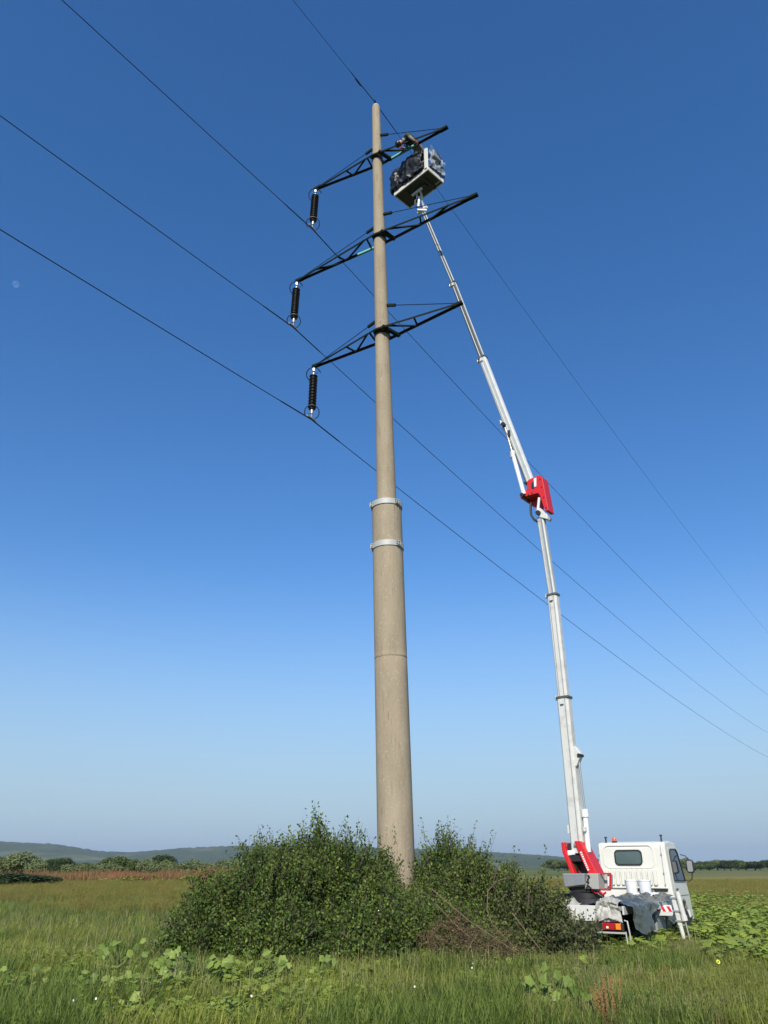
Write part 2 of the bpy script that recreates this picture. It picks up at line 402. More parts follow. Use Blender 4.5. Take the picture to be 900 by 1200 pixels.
arms = [((370, 222), (523, 150), 23.775, .46, 24.86, 24.40), ((348, 330), (558, 229), 20.163, .48, 21.13, 20.75), ((368, 430), (540, 356), 16.32, .60, 17.34, 16.91)]
TIPS = []
DIR = Vector((cos(radians(-32.4)), sin(radians(-32.4)), 0)); LIN = Vector((-DIR.y, DIR.x, 0))   # LIN: along the line, away
def angle_bar(b, p0, p1, up, w=.07, t=.012):
    """an L-section bar: one vertical and one flat flange"""
    p0 = Vector(p0); p1 = Vector(p1); a = (p1-p0).normalized(); s = a.cross(Vector((0, 0, 1))).normalized()*up
    b.frame_box(p0+Vector((0, 0, 0)), p1, s, w, t, ch=.02)
    b.frame_box(p0+s*w/2+Vector((0, 0, w/2)), p1+s*w/2+Vector((0, 0, w/2)), Vector((0, 0, 1)), w, t, ch=.02)
for k, (lp, rp, H, sep, zr, zl) in enumerate(arms):
    c = pc(H); l = atH(*lp, H); r = atH(*rp, H); TIPS.append(l)
    off = LIN*(sep/2+.03)
    a0 = MB(); a0.cur = 0
    near_c, far_c = c-off, c+off
    arm = MB()
    # head band round the pole with lugs
    ring(arm, H, prad(H)-.01, prad(H)+.022, .13)
    arm.box(near_c+(c-near_c)*.25, (.30, .05, .12), Matrix.Rotation(radians(-32.4), 3, 'Z'))
    arm.box(far_c+(c-far_c)*.25, (.30, .05, .12), Matrix.Rotation(radians(-32.4), 3, 'Z'))
    lab = ['uppermost dark crossarm, the one the worker leans over', 'longest crossarm, in the middle of the three', 'lowest dark crossarm on the pole'][k]
    ar = arm.build('crossarm', M['dark_steel'], pole, PI_, label=lab)
    for tip, sgn in ((l, -1), (r, 1)):
        L = (tip-c).length
        for oc, sg in ((near_c, 1), (far_c, -1)):
            b = MB(); angle_bar(b, oc-DIR*sgn*.0, tip-off*(0.12 if sg > 0 else -.12), sgn*sg*-1, .062)
            b.build('chord', M['dark_steel'], ar, PI_)
        def on(which, f): o_ = near_c if which > 0 else far_c; return o_+(tip-off*.12*which-o_)*f
        zz = [(1, .10), (-1, .13), (1, .13), (-1, .42), (1, .46), (-1, .50), (1, .74) if L > 3 else (1, .72), (-1, .78)]
        segs = [(0, 1), (2, 3), (3, 4) if k else (3, 4), (5, 6)] if L > 3 else [(0, 1), (2, 3), (3, 4)]
        for i, j in segs:
            b = MB(); p, q = on(*zz[i]), on(*zz[j]); b.frame_box(p, q, Vector((0, 0, 1)), .05, .045, ch=.05)
            b.build('brace', M['dark_steel'], ar, PI_)
        b = MB(); b.box(tip-DIR*sgn*.10+Vector((0, 0, .02)), (.30, .13, .08), Matrix.Rotation(radians(-32.4), 3, 'Z'))
        b.build('tip_plate', M['dark_steel'], ar, PI_)
        # tie rod
        zt = zl if sgn < 0 else zr
        q = pc(zt)+DIR*sgn*(prad(zt)+.02); q2 = q+DIR*sgn*.30
        t0 = tip-DIR*sgn*.12+Vector((0, 0, .07)); dd = (t0-q).normalized()
        b = MB(); b.tube(q+dd*.1, t0, .012, n=6); b.build('tie_rod', M['dark_steel'], ar, PI_)
        b = MB(); b.frame_box(q-dd*.02, q+dd*.30, LIN, .09, .07, ch=.1); b.build('tie_bracket', M['dark_steel'], ar, PI_)
    # triangular gusset right of the pole
    b = MB(); b.frame_box(near_c+DIR*.22, far_c+DIR*.42, Vector((0, 0, 1)), .12, .09, ch=.05)
    b.build('gusset', M['dark_steel'], ar, PI_)
    if k == 0:
        b = MB(); p = far_c+DIR*.45; b.frame_box(p+Vector((0, 0, -.012))-LIN*.055, p+(r-p)*.42+Vector((0, 0, -.012))-LIN*.05, Vector((0, 0, 1)), .05, .07, ch=.05)
        b.build('lit_facet_strip', M['lit_green'], ar, PI_)  # bright strip paints the lit inner face of the far chord
    if k == 1:
        b = MB(); p = far_c-DIR*.35; b.frame_box(p+Vector((0, 0, -.012))-LIN*.055, p+(l-p)*.20+Vector((0, 0, -.012))-LIN*.05, Vector((0, 0, 1)), .05, .07, ch=.05)
        b.build('lit_facet_strip', M['lit_green'], ar, PI_)  # lit inner chord face painted bright, left arm

# ------------------------------------------------------------------ insulators
ilab = ['topmost of the three dark insulators, under the left tip of the top crossarm', 'middle of the three dark insulators, under the left tip of the longest crossarm', 'lowest of the three dark insulators, under the left tip of the bottom crossarm']
ipx = [((370, 226), (366, 268)), ((347, 336), (343.5, 383)), ((367, 436), (365, 491))]
ATT = []
def torus_pts(c, r, a0, a1, n, ax, ay): return [c+ax*(r*cos(a0+(a1-a0)*i/n))+ay*(r*sin(a0+(a1-a0)*i/n)) for i in range(n+1)]
for k, tip in enumerate(TIPS):
    top = tip+Vector((0, 0, -.05)); bot = atD(*ipx[k][1], tip.y); bot.x = tip.x+(bot.x-tip.x)*.9
    L = top.z-bot.z; ATT.append(bot.copy())
    t, inv = thing('insulator', ilab[k], 'insulator', top, 0, 'insulators hanging from the left crossarm tips')
    ax = (bot-top).normalized(); R = (-ax).to_track_quat('Z', 'Y').to_matrix()
    P = lambda f: top+(bot-top)*f
    prof = []; N = 22; z0, z1 = .15*L, .82*L
    for i in range(N):
        zz = -(z0+(z1-z0)*i/N); st = (z1-z0)/N; rr = .135 if i % 2 == 0 else .11
        prof += [(.045, zz), (rr, zz-st*.55), (rr, zz-st*.65), (.045, zz-st*.75)]
    b = MB(); b.lathe(prof, top, R, 18); b.build('shed_body', M['rubber_insulator'], t, inv, True)
    b = MB(); b.tube(P(0), P(.10), .022, n=8); b.tube(P(.10), P(.21), .045, n=10); b.box(P(.04), (.05, .10, .12))
    b.build('top_fitting', M['steel'], t, inv, True)
    b = MB(); b.tube(P(.81), P(.90), .050, n=10); b.tube(P(.90), P(1.0), .022, n=8)
    b.build('bottom_fitting', M['steel'], t, inv, True)
    for f in (.13, .87):
        b = MB(); c = P(f)
        b.path(torus_pts(c, .23, radians(60 if f < .5 else 150), radians(345 if f < .5 else 430), 26, Vector((1, 0, 0)), Vector((0, .62, -.78))), .016, 6)
        b.tube(c, c+Vector((.23*cos(radians(60 if f < .5 else 150)), .23*.62*sin(radians(60 if f < .5 else 150)), .18 if f < .5 else -.09)), .010, n=5)
        b.build('arcing_ring', M['wire'], t, inv, True)
    b = MB(); b.path([bot+LIN*s+Vector((0, 0, .03-.05*abs(s)*abs(s)*6)) for s in (-.22, -.12, 0, .12, .22)], .035, 8)
    b.build('suspension_clamp', M['steel'], t, inv, True)

# ------------------------------------------------------------------ conductors
wires = [('topmost of the three left hand conductors, hung from the top insulator', ATT[0], (-.033, .00048), (.107, .0005)),
         ('middle of the three conductors, hung from the middle insulator', ATT[1], (-.0435, .00044), (.107, .0005)),
         ('lowest of the three conductors, hung from the bottom insulator', ATT[2], (-.042, .00040), (.090, .0005))]
def wire_pts(A, far, near):
    pts = []
    for s in list(range(-70, -4, 6))+[-3, -1.5, -.5]:
        pts.append(A+LIN*s+Vector((0, 0, near[0]*s+near[1]*s*s)))
    pts.append(A.copy())
    for s in [.5, 1.5, 3, 5, 8, 12, 16, 20, 25, 30, 36, 43, 50, 58, 66, 75, 85, 95, 110, 125, 140, 160, 180, 200]:
        pts.append(A+LIN*s+Vector((0, 0, far[0]*s+far[1]*s*s)))
    return pts
for lab, A, far, near in wires:
    pts = wire_pts(A+Vector((0, 0, -.02)), far, near)
    o, inv = thing('power_line_conductor', lab, 'power line', A, 0, 'wires of the power line')
    b = MB(); b.path(pts, .0125, 6); b.build('cable', M['wire'], o, inv, True)
    b = MB(); i = [j for j, p in enumerate(pts) if (p-A).length < 1.6]
    b.path([pts[j] for j in i], .021, 6); b.build('armour_rods', M['wire'], o, inv, True)
A = Vector((-.34, 18.93, 26.60))
pts = wire_pts(A, (.004, .00036), (.125, .0007))
o, inv = thing('earth_wire', 'thin earth wire running over the very top of the concrete pole', 'power line', A, 0, 'wires of the power line')
b = MB(); b.path(pts, .0085, 6); b.build('cable', M['wire'], o, inv, True)
b = MB(); b.path([p for p in pts if (p-A).length < 1.6], .017, 6); b.build('armour_rods', M['wire'], o, inv, True)
b = MB(); q = A-LIN*1.05+Vector((0, 0, -.125*1.05-.03)); b.tube(q-LIN*.16, q+LIN*.16, .035, n=8); b.build('vibration_damper', M['wire'], o, inv, True)

# ------------------------------------------------------------------ aerial lift truck
TH = radians(32.5)
TO = Vector((5.88, 20.0, 0))
TM = Matrix.Translation(TO) @ Matrix.Rotation(-TH, 4, 'Z')
truck, TI = thing('aerial_lift_truck', 'white boom lift truck seen from behind with raised boom and red turret arm', 'truck', Mx=TM)
def tl(name, b, mat, parent=truck, **k):      # built in the truck's own frame
    return b.build(name, mat, parent, None, **k)
def tw(name, b, mat, parent=truck, **k):      # built in world coordinates
    return b.build(name, mat, parent, TI, **k)
# cab: x right, y forward (0 = rear panel), z up
def hw(z): return .875-(z-.5)*.05
prof = [(0, .62), (0, 1.25), (0, 2.02), (.07, 2.115), (.55, 2.15), (.98, 2.12), (1.14, 2.02), (1.50, 1.22), (1.56, .95), (1.56, .50), (1.28, .48),
        (1.24, .66), (1.10, .82), (.88, .88), (.66, .82), (.52, .64), (.48, .60), (.2, .60)]
b = MB()
n = len(prof)
b.add([(-hw(z), y, z) for y, z in prof]+[(hw(z), y, z) for y, z in prof], [tuple(range(n)), tuple(range(2*n-1, n-1, -1))]+[(i, (i+1) % n, n+(i+1) % n, n+i) for i in range(n)])
cab = tl('cab', b, M['white'], bevel=.035)
def rrect(w, h, r, n=6):
    out = []
    for cx, cz, a in ((w/2-r, h/2-r, 0), (-w/2+r, h/2-r, 90), (-w/2+r, -h/2+r, 180), (w/2-r, -h/2+r, 270)):
        for i in range(n+1): t = radians(a+90*i/n); out.append((cx+r*cos(t), cz+r*sin(t)))
    return out
def rring(b, w, h, r, t, cx, cz, y0, y1):
    """rounded rectangular rim in the x-z plane from y0 to y1, of width t"""
    A = rrect(w, h, r); B_ = rrect(w+2*t, h+2*t, r+t); n = len(A)
    vs = [(cx+x, y0, cz+z) for x, z in A]+[(cx+x, y0, cz+z) for x, z in B_]+[(cx+x, y1, cz+z) for x, z in A]+[(cx+x, y1, cz+z) for x, z in B_]
    fs = []
    for i in range(n):
        j = (i+1) % n
        fs += [(i, j, n+j, n+i), (2*n+i, 3*n+i, 3*n+j, 2*n+j), (i, 2*n+i, 2*n+j, j), (n+i, n+j, 3*n+j, 3*n+i)]
    b.add(vs, fs)
WX, WZ = -.075, 1.79
b = MB(); b.prism([(WX+x, -.012, WZ+z) for x, z in rrect(.62, .30, .07)], (0, .03, 0)); gl = tl('rear_window', b, M['glass'], cab)
b = MB(); rring(b, .60, .28, .065, .028, WX, WZ, -.028, .01); tl('window_seal', b, M['black'], cab)
b = MB(); rring(b, 1.16, .46, .12, .03, WX, WZ+.02, -.014, .012); tl('pressed_recess', b, M['white'], cab, bevel=.004)
for i in range(10):
    x = -.62+i*.125
    b = MB(); b.prism([(x+a, -.060, 1.37+c) for a, c in rrect(.084, .34, .03, 3)], (0, .07, 0)); tl('pressed_rib', b, M['white'], cab, bevel=.006)
for x in (-.775, .70):
    b = MB(); b.box((x, -.001, 1.56), (.012, .01, .98)); tl('seam', b, M['grey'], cab)
    for z_ in (1.2, 1.45, 1.85):
        b = MB(); b.box((x, -.012, z_), (.03, .02, .05)); tl('hinge', b, M['grey'], cab, bevel=.004)
b = MB(); b.box((0, -.02, 1.15), (1.5, .05, .035)); tl('sill_strip', b, M['white'], cab, bevel=.01)
b = MB(); b.box((.3, -.03, 1.118), (.9, .06, .03)); tl('sill_shadow_strip', b, M['black'], cab)  # solid black strip painted as the shadow below the sill
for s in (1, -1):
    # door with window on the side
    b = MB(); X0 = s*.872
    def sp(y, z, d=0): return (s*(hw(z)+.006+d), y, z)
    b.prism([sp(.16, .98), sp(.16, 1.25), sp(.18, 2.0), sp(.9, 2.03), sp(1.06, 1.93), sp(1.40, 1.22), sp(1.42, .98)], (s*.008, 0, 0)); dr = tl('door', b, M['white'], cab, bevel=.004)
    b = MB(); b.prism([sp(.24, 1.30, .010), sp(.26, 1.90, .010), sp(.36, 1.96, .010), sp(.86, 1.97, .010), sp(.98, 1.90, .010), sp(1.28, 1.28, .010)], (s*.008, 0, 0)); tl('side_window', b, M['darkglass'], dr)
    b = MB()
    lp = [sp(.24, 1.30, .02), sp(.26, 1.90, .02), sp(.36, 1.96, .02), sp(.86, 1.97, .02), sp(.98, 1.90, .02), sp(1.28, 1.28, .02)]
    b.path(lp, .018, 5, closed=True); tl('window_seal', b, M['black'], dr)
    b = MB(); b.box((s*.885, .30, 1.12), (.02, .14, .03)); tl('handle', b, M['black'], dr, bevel=.005)
    # mirror
    b = MB(); b.prism([(s*1.03+dx, 1.22, 1.60+dz) for dx, dz in rrect(.17, .30, .05)], (0, .07, 0)); mr = tl('wing_mirror', b, M['black'], bevel=.015)
    b = MB(); b.prism([(s*1.03+dx, 1.212, 1.60+dz) for dx, dz in rrect(.12, .24, .035)], (0, .01, 0)); tl('mirror_glass', b, M['steel'], mr)
    b = MB(); b.path([(s*.88, 1.25, 1.30), (s*.95, 1.25, 1.27), (s*1.03, 1.255, 1.32), (s*1.05, 1.255, 1.45)], .014, 6)
    tl('mirror_arm', b, M['black'], mr, smooth=True); b = MB()
    b.path([(s*.84, 1.2, 1.86), (s*.95, 1.24, 1.83), (s*1.03, 1.255, 1.74)], .012, 6)
    tl('mirror_arm', b, M['black'], mr, smooth=True)
    # wheels
    def wheel(x, y, r=.36, w=.21):
        Rw = Matrix.Rotation(pi/2, 3, 'Y')
        b = MB(); b.lathe([(r*.56, -w/2), (r*.9, -w/2), (r*.985, -w/2+.02), (r, -w/2+.05), (r, w/2-.05), (r*.985, w/2-.02), (r*.9, w/2), (r*.56, w/2)], (x, y, r), Rw, 28)
        o = tl('wheel', b, M['rubber'], smooth=True)
        b = MB(); b.lathe([(.0, -w*.25), (r*.3, -w*.3), (r*.35, -w*.1), (r*.57, -w*.42), (r*.57, w*.42), (r*.35, w*.1), (r*.3, w*.3), (0, w*.25)], (x, y, r), Rw, 20)
        tl('rim', b, M['lightgrey'], o, smooth=True)
    wheel(s*.76, .88); wheel(s*.80, -2.75); wheel(s*.56, -2.75)
    b = MB(); b.prism([(s*.64, y, z) for y, z in ((.44, .40), (.46, .64), (.6, .84), (.6, .80), (.49, .62), (.47, .40))], (s*.24, 0, 0)); tl('mudguard', b, M['black'])
b = MB(); b.prism([(-.74, 1.145, 2.00), (.74, 1.145, 2.00), (.78, 1.50, 1.26), (-.78, 1.50, 1.26)], (0, .03, .012)); tl('windscreen', b, M['darkglass'], cab)
b = MB(); b.box((0, 1.58, .55), (1.72, .10, .22)); tl('front_bumper', b, M['lightgrey'], bevel=.02)
# roof bits
b = MB(); b.lathe([(.06, 0), (.062, .03), (.055, .035)], (-.42, .18, 2.12), None, 16); bc = tl('beacon', b, M['black'], smooth=True)
b = MB(); b.lathe([(.05, .035), (.052, .09), (.035, .115), (0, .12)], (-.42, .18, 2.12), None, 16); tl('beacon_lens', b, M['beacon'], bc, smooth=True)
for x, y, h in ((-.62, .15, .13), (.66, .35, .16)):
    b = MB(); b.tube((x, y, 2.11), (x, y, 2.11+h), .022, .018, 8); b.box((x, y, 2.11+h), (.055, .05, .03)); tl('roof_antenna', b, M['black'])
# chassis and deck
b = MB()
for s in (-1, 1): b.box((s*.36, -1.5, .66), (.08, 5.4, .16))
for y in (-.6, -1.8, -3.2, -4.1): b.box((0, y, .66), (.64, .08, .12))
tl('chassis', b, M['black'])
for y_ in (-2.75, .88):
    b = MB(); b.tube((-.7, y_, .36), (.7, y_, .36), .06); tl('axle', b, M['black'], smooth=True)
b = MB(); b.box((0, -2.2, .885), (1.90, 4.1, .07)); deck = tl('deck', b, M['grey'], bevel=.01)
for s in (-1, 1):
    b = MB(); b.box((s*.952, -2.2, .86), (.03, 4.1, .14)); tl('deck_rail', b, M['lightgrey'], deck)
b = MB(); b.box((.35, -4.262, .80), (.92, .03, .26)); tl('rear_panel', b, M['lightgrey'], bevel=.006)
b = MB(); b.box((-.6, -4.262, .80), (.7, .03, .26)); tl('rear_panel', b, M['lightgrey'], bevel=.006)
# rear light bar
b = MB(); b.box((0, -4.30, .58), (1.90, .06, .13)); bar = tl('light_bar', b, M['black'], bevel=.008)
b = MB(); b.box((0, -4.30, .495), (1.94, .09, .03)); tl('bumper_strip', b, M['galv'], bar, bevel=.006)
for s in (1, -1):
    b = MB(); b.box((s*.74, -4.345, .60), (.36, .05, .115)); tlb = tl('tail_light', b, M['red_lens'], bevel=.012)
    b = MB(); b.box((s*.865, -4.373, .60), (.085, .012, .095)); tl('amber_lens', b, M['orange_lens'], tlb, bevel=.004)
    b = MB(); b.box((s*.665, -4.373, .585), (.04, .012, .035)); tl('reversing_lens', b, M['white_lens'], tlb)
    b = MB(); b.path([(s*.975, -4.33, .70), (s*1.03, -4.33, .69), (s*1.05, -4.33, .50), (s*1.06, -4.33, .33), (s*1.03, -4.33, .27), (s*.99, -4.33, .33), (s*.98, -4.33, .52)], .014, 6); tl('step_hook', b, M['galv'], smooth=True)
# toolbox under the deck
b = MB(); b.box((.68, -.55, .47), (.26, .5, .30)); tl('side_box', b, M['black'], bevel=.02)
b = MB(); b.box((.70, -1.4, .52), (.34, .7, .34)); tl('side_box', b, M['grey'], bevel=.02)
# striped outrigger beam and jack legs, right hand side
tl0 = tl
def tl(name, b, mat, parent=truck, **k):
    b.v = [(x+.22, y-.55, z) for x, y, z in b.v]; return tl0(name, b, mat, parent, **k)
b = MB(); b.box((.60, -1.02, .76), (1.12, .12, .20)); bm_ = tl('outrigger_beam', b, M['lightgrey'], bevel=.008)
for i in range(6):
    x = .35+i*.125
    b = MB(); b.prism([(x, -1.086, .84), (x+.06, -1.086, .84), (x+.11, -1.086, .74), (x+.05, -1.086, .74)], (0, .01, 0)); tl('red_stripe', b, M['red'], bm_)
b = MB(); b.prism([(.28, -1.084, .845), (1.09, -1.084, .845), (1.09, -1.084, .735), (.28, -1.084, .735)], (0, .006, 0)); tl('stripe_board', b, M['bucket'], bm_)
b = MB(); b.frame_box((1.03, -1.16, 1.04), (1.10, -1.16, .50), (0, 1, 0), .085, .085, .085, .085); leg = tl('outrigger_leg', b, M['white_boom'], smooth=False)
b = MB(); b.tube((1.12, -1.10, 1.12), (1.19, -1.10, .62), .05, n=12); b.tube((1.182, -1.10, .68), (1.195, -1.10, .58), .062, n=12); tl('jack_cylinder', b, M['white_boom'], leg, smooth=True)
b = MB(); b.tube((1.10, -1.16, .52), (1.14, -1.16, .25), .042, n=12); tl('jack_cylinder', b, M['white_boom'], leg, smooth=True)
b = MB(); b.tube((1.14, -1.16, .27), (1.20, -1.16, -.02), .02, n=8); b.tube((1.195, -1.10, .60), (1.26, -1.10, .02), .016, n=8); tl('jack_rod', b, M['steel'], leg, smooth=True)
b = MB(); b.lathe([(.10, 0), (.11, .015), (.09, .03), (.03, .06), (0, .06)], (1.22, -1.14, -.02), None, 16); tl('foot_pad', b, M['galv'], leg, smooth=True)
b = MB()
for z in (1.0, .76, .58): b.box((1.03+(1.04-z)*.13, -1.16, z), (.12, .12, .035))
tl('leg_collar', b, M['grey'], leg, bevel=.006)

tl = tl0
# turret: local boom plane
BT = Vector((4.05, 17.13, 0)); BA = radians(141)
BD = Vector((cos(BA), sin(BA), 0)); BN = Vector((-sin(BA), cos(BA), 0))    # BN: away/near normal
if BN.y > 0: BN = -BN
def bp(x, y, off=0.): return onplane(x, y, BT+BN*off, BN)
b = MB(); b.lathe([(.42, .92), (.42, 1.02), (.34, 1.04), (.34, 1.12), (.30, 1.13), (0, 1.13)], (BT.x, BT.y, 0), None, 32); tur = tw('turret', b, M['black'], smooth=True)
def tq(x, y): return 655+x/11.25, 975+y/11.25     # survey marks taken from an enlarged print
RB = Matrix((BD, BN, Vector((0, 0, 1)))).transposed()
def plate(pxs, off0, off1, name, mat, parent, bevel=0., plane=0.):
    b = MB(); P = [bp(*p, plane)+BN*(off0-plane) for p in pxs]; b.prism(P, BN*(off1-off0)); return tw(name, b, mat, parent, bevel=bevel)
link = plate([tq(245, 120), tq(325, 120), tq(345, 150), tq(545, 545), tq(440, 560), tq(330, 330)], -.20, .16, 'turret_arm', M['red'], truck, .01)
plate([tq(72, 140), tq(112, 138), tq(135, 240), tq(250, 545), tq(205, 545), tq(90, 270)], -.20, .16, 'arm_plate', M['red'], link, .01)
plate([tq(112, 230), tq(245, 150), tq(345, 330), tq(440, 560), tq(250, 560)], -.20, -.12, 'arm_back', M['black'], link)
plate([tq(130, 300), tq(300, 310), tq(335, 390), tq(170, 390)], -.10, .10, 'mechanism', M['black'], link, .01)
plate([tq(145, 245), tq(235, 235), tq(245, 300), tq(155, 312)], .02, .13, 'valve_box', M['bucket'], link, .01)
plate([tq(120, 155), tq(235, 150), tq(250, 225), tq(135, 235)], -.06, .06, 'mechanism', M['black'], link, .01)
b = MB(); b.tube(bp(*tq(60, 185))+BN*.02, bp(*tq(125, 185))+BN*.02, .05, n=12); b.tube(bp(*tq(235, 175))+BN*.1, bp(*tq(262, 175))+BN*.1, .05, n=12); tw('pin', b, M['steel'], link, smooth=True)
b = MB(); b.tube(bp(*tq(235, 540)), bp(*tq(190, 330)), .045, n=12); tw('lift_cylinder', b, M['dark_steel'], link, smooth=True)
# small white lettering down the plate: illegible strokes in the photograph
for i in range(9):
    f0 = i/9.+.01; f1 = f0+.075
    a_, c_ = Vector(tq(322, 262)), Vector(tq(428, 515))
    p, q = a_.lerp(c_, f0), a_.lerp(c_, f1)
    P = [bp(p.x, p.y)+BN*.161, bp(p.x+2.0, p.y-.6)+BN*.161, bp(q.x+2.0, q.y-.6)+BN*.161, bp(q.x, q.y)+BN*.161]
    b = MB(); b.prism(P, BN*.003); tw('letter_stroke', b, M['bucket'], link)
# boxes on the turret
gb = plate([tq(165, 545), tq(450, 545), tq(455, 690), tq(190, 720)], -.1, .40, 'control_box', M['grey'], tur, .012)
plate([tq(172, 555), tq(440, 555), tq(440, 560), tq(174, 562)], .40, .408, 'box_lid_edge', M['galv'], gb)
plate([tq(205, 725), tq(450, 705), tq(500, 790), tq(250, 790)], -.2, .30, 'turret_skirt', M['black'], tur)
wb = plate([tq(470, 545), tq(610, 545), tq(625, 752), tq(440, 745), tq(452, 640)], .0, .34, 'valve_cover', M['sheet'], tur, .012)
fb = MB()
for q0, q1 in (((605, 548), (742, 548)), ((742, 548), (738, 760)), ((610, 755), (738, 760))):
    fb.frame_box(bp(*tq(*q0))+BN*.22, bp(*tq(*q1))+BN*.22, BN, .03, .05)
tw('red_frame', fb, M['red'], tur)
plate([tq(695, 560), tq(722, 560), tq(722, 700), tq(700, 715)], .16, .20, 'white_slat', M['bucket'], tur)
plate([tq(610, 560), tq(700, 560), tq(700, 740), tq(620, 745)], -.05, .05, 'grey_case', M['grey_boom'], tur, .01)
for i, (x, y) in enumerate([(490, 575), (500, 590), (485, 620), (475, 650), (490, 660), (480, 700), (500, 715), (470, 730), (520, 735)]):
    b = MB(); p = bp(*tq(x, y))+BN*.35; b.box(p, (.035, .03, .035), RB); tw('knob', b, M['black'], wb, bevel=.006)
b = MB(); b.path([bp(*tq(x, y))+BN*.25 for x, y in ((500, 760), (560, 800), (610, 780), (660, 820), (690, 790))], .02, 6); tw('red_hose', b, M['red'], tur, smooth=True)
b = MB(); b.path([bp(*tq(x, y))+BN*.25 for x, y in ((560, 770), (600, 820), (650, 850), (640, 900))], .018, 6); tw('black_hose', b, M['black'], tur, smooth=True)
# blue-black crate in the shade of the turret
b = MB(); p = bp(*tq(190, 830)); b.box((p.x, p.y, 1.02), (.55, .35, .16), RB); tw('deck_locker', b, M['black'], tur)

# lower telescopic boom
J0 = Vector((3.965, 17.20, 2.0)); J1 = Vector((3.85, 17.29, 9.55))
S1 = bp(661, 817); S2 = bp(648, 697); S3 = bp(634, 607); B0 = bp(679, 1000)
def section(p, q, w, d, name, mat, parent, col=True, lab=None):
    b = MB(); b.frame_box(p, q, BN, w, d, ch=.16); kw = {'label': lab} if lab else {}
    o = tw(name, b, mat, parent, bevel=.006, **kw)
    if col:
        a = (q-p).normalized()
        b = MB(); b.frame_box(q-a*.035, q+a*.01, BN, w+.035, d+.035, ch=.1); tw('collar', b, M['boom_shade_collar'], o)
        b = MB(); b.box(q+a*.0-a.cross(BN).normalized()*(w/2+.05), (.06, .06, .09)); b.box(q-a*.12+BN*(d/2+.02), (.07, .05, .10), RB); tw('slide_pad', b, M['lightgrey'], o)
    return o
lb = section(B0, S1, .27, .225, 'lower_boom', M['white_boom'], truck)
l2 = section(S1, S2, .232, .19, 'lower_boom_extension', M['white_boom'], truck)
l3 = section(S2, S3, .18, .15, 'lower_boom_extension', M['grey_boom'], truck, False)
# ribs (cable tracks) running along the near faces
def rib(p, q, offw, offd, w, d, name, mat, parent):
    a = (q-p).normalized(); s = a.cross(BN).normalized()
    b = MB(); b.frame_box(p+s*offw+BN*offd, q+s*offw+BN*offd, BN, w, d, ch=.1); return tw(name, b, mat, parent)
side = -1 if (J1-J0).normalized().cross(BN).x > 0 else 1
rib(B0, S1, side*-.06, .108, .018, .018, 'rail', M['grey'], lb)
rib(S1, S2, side*.055, .090, .016, .018, 'rail', M['grey'], l2)
rib(S1, S2, side*-.05, .090, .016, .018, 'rail', M['grey'], l2)
rib(S2, S3, side*-.035, .078, .03, .018, 'rail', M['grey'], l3)
rib(S2, S3, side*.05, .078, .02, .018, 'rail', M['white_boom'], l3)
# cylinder on the right of the lower boom
def z7(x, y): return 620+x/7.06, 830+y/7.06
b = MB(); b.tube(bp(*z7(492, 1190)), bp(*z7(462, 850)), .055, n=14); b.tube(bp(*z7(466, 900)), bp(*z7(460, 835)), .075, n=14); cyl = tw('lift_cylinder', b, M['bucket'], truck, smooth=True)
b = MB(); b.tube(bp(*z7(462, 850)), bp(*z7(412, 430)), .022, n=10); tw('cylinder_rod', b, M['steel'], cyl, smooth=True)
plate([z7(368, 320), z7(395, 318), z7(435, 375), z7(430, 410), z7(405, 480), z7(385, 490)], -.07, .07, 'cylinder_bracket', M['white_boom'], lb, .01)
b = MB(); p = bp(*z7(425, 390)); b.tube(p-BN*.1, p+BN*.1, .035, n=10); tw('pin', b, M['black'], lb)
b = MB(); p = bp(*z7(336, 1000)); b.box(p, (.07, .07, .16), RB); p = bp(*z7(476, 1000)); b.box(p, (.05, .2, .09), RB); tw('cable_clip', b, M['lightgrey'], lb)

# elbow
def z6(x, y): return 570+x/6.667, 480+y/6.667
el = plate([z6(370, 552), z6(432, 525), z6(455, 540), z6(505, 800), z6(478, 805), z6(440, 690), z6(425, 665), z6(285, 705), z6(278, 680), z6(335, 640), z6(340, 570)], .10, .135, 'elbow_joint', M['red'], truck, .006)
plate([z6(370, 552), z6(432, 525), z6(455, 540), z6(505, 800), z6(478, 805), z6(440, 690), z6(415, 790), z6(285, 705), z6(278, 680), z6(335, 640), z6(340, 570)], -.17, -.13, 'far_plate', M['red'], el, .006)
plate([z6(432, 525), z6(455, 540), z6(505, 800), z6(478, 805)], -.13, .10, 'back_plate', M['red'], el)
plate([z6(285, 705), z6(278, 680), z6(425, 650), z6(430, 672)], -.13, .10, 'bottom_plate', M['red'], el)
plate([z6(340, 570), z6(370, 552), z6(365, 640), z6(335, 640)], -.13, .10, 'front_plate', M['red'], el)
plate([z6(372, 590), z6(402, 565), z6(408, 615), z6(385, 638), z6(372, 630)], .135, .140, 'slot', M['black'], el)
plate([z6(392, 555), z6(412, 548), z6(412, 615), z6(396, 622)], .140, .150, 'slot_lining', M['bucket'], el)
b = MB(); p = bp(*z6(312, 690)); b.tube(p-BN*.2, p+BN*.24, .055, n=14); p = bp(*z6(330, 590)); b.tube(p-BN*.18, p+BN*.18, .04, n=12); p = bp(*z6(425, 820)); b.tube(p-BN*.15, p+BN*.17, .06, n=14); tw('pin', b, M['black'], el, smooth=True)
b = MB(); b.tube(bp(*z6(415, 825))+BN*.1, bp(*z6(428, 700))+BN*.1, .035, n=12); tw('link_cylinder', b, M['bucket'], el, smooth=True)
plate([z6(400, 800), z6(430, 775), z6(490, 830), z6(492, 865), z6(430, 850)], -.1, .1, 'boom_head', M['lightgrey'], l3, .01)
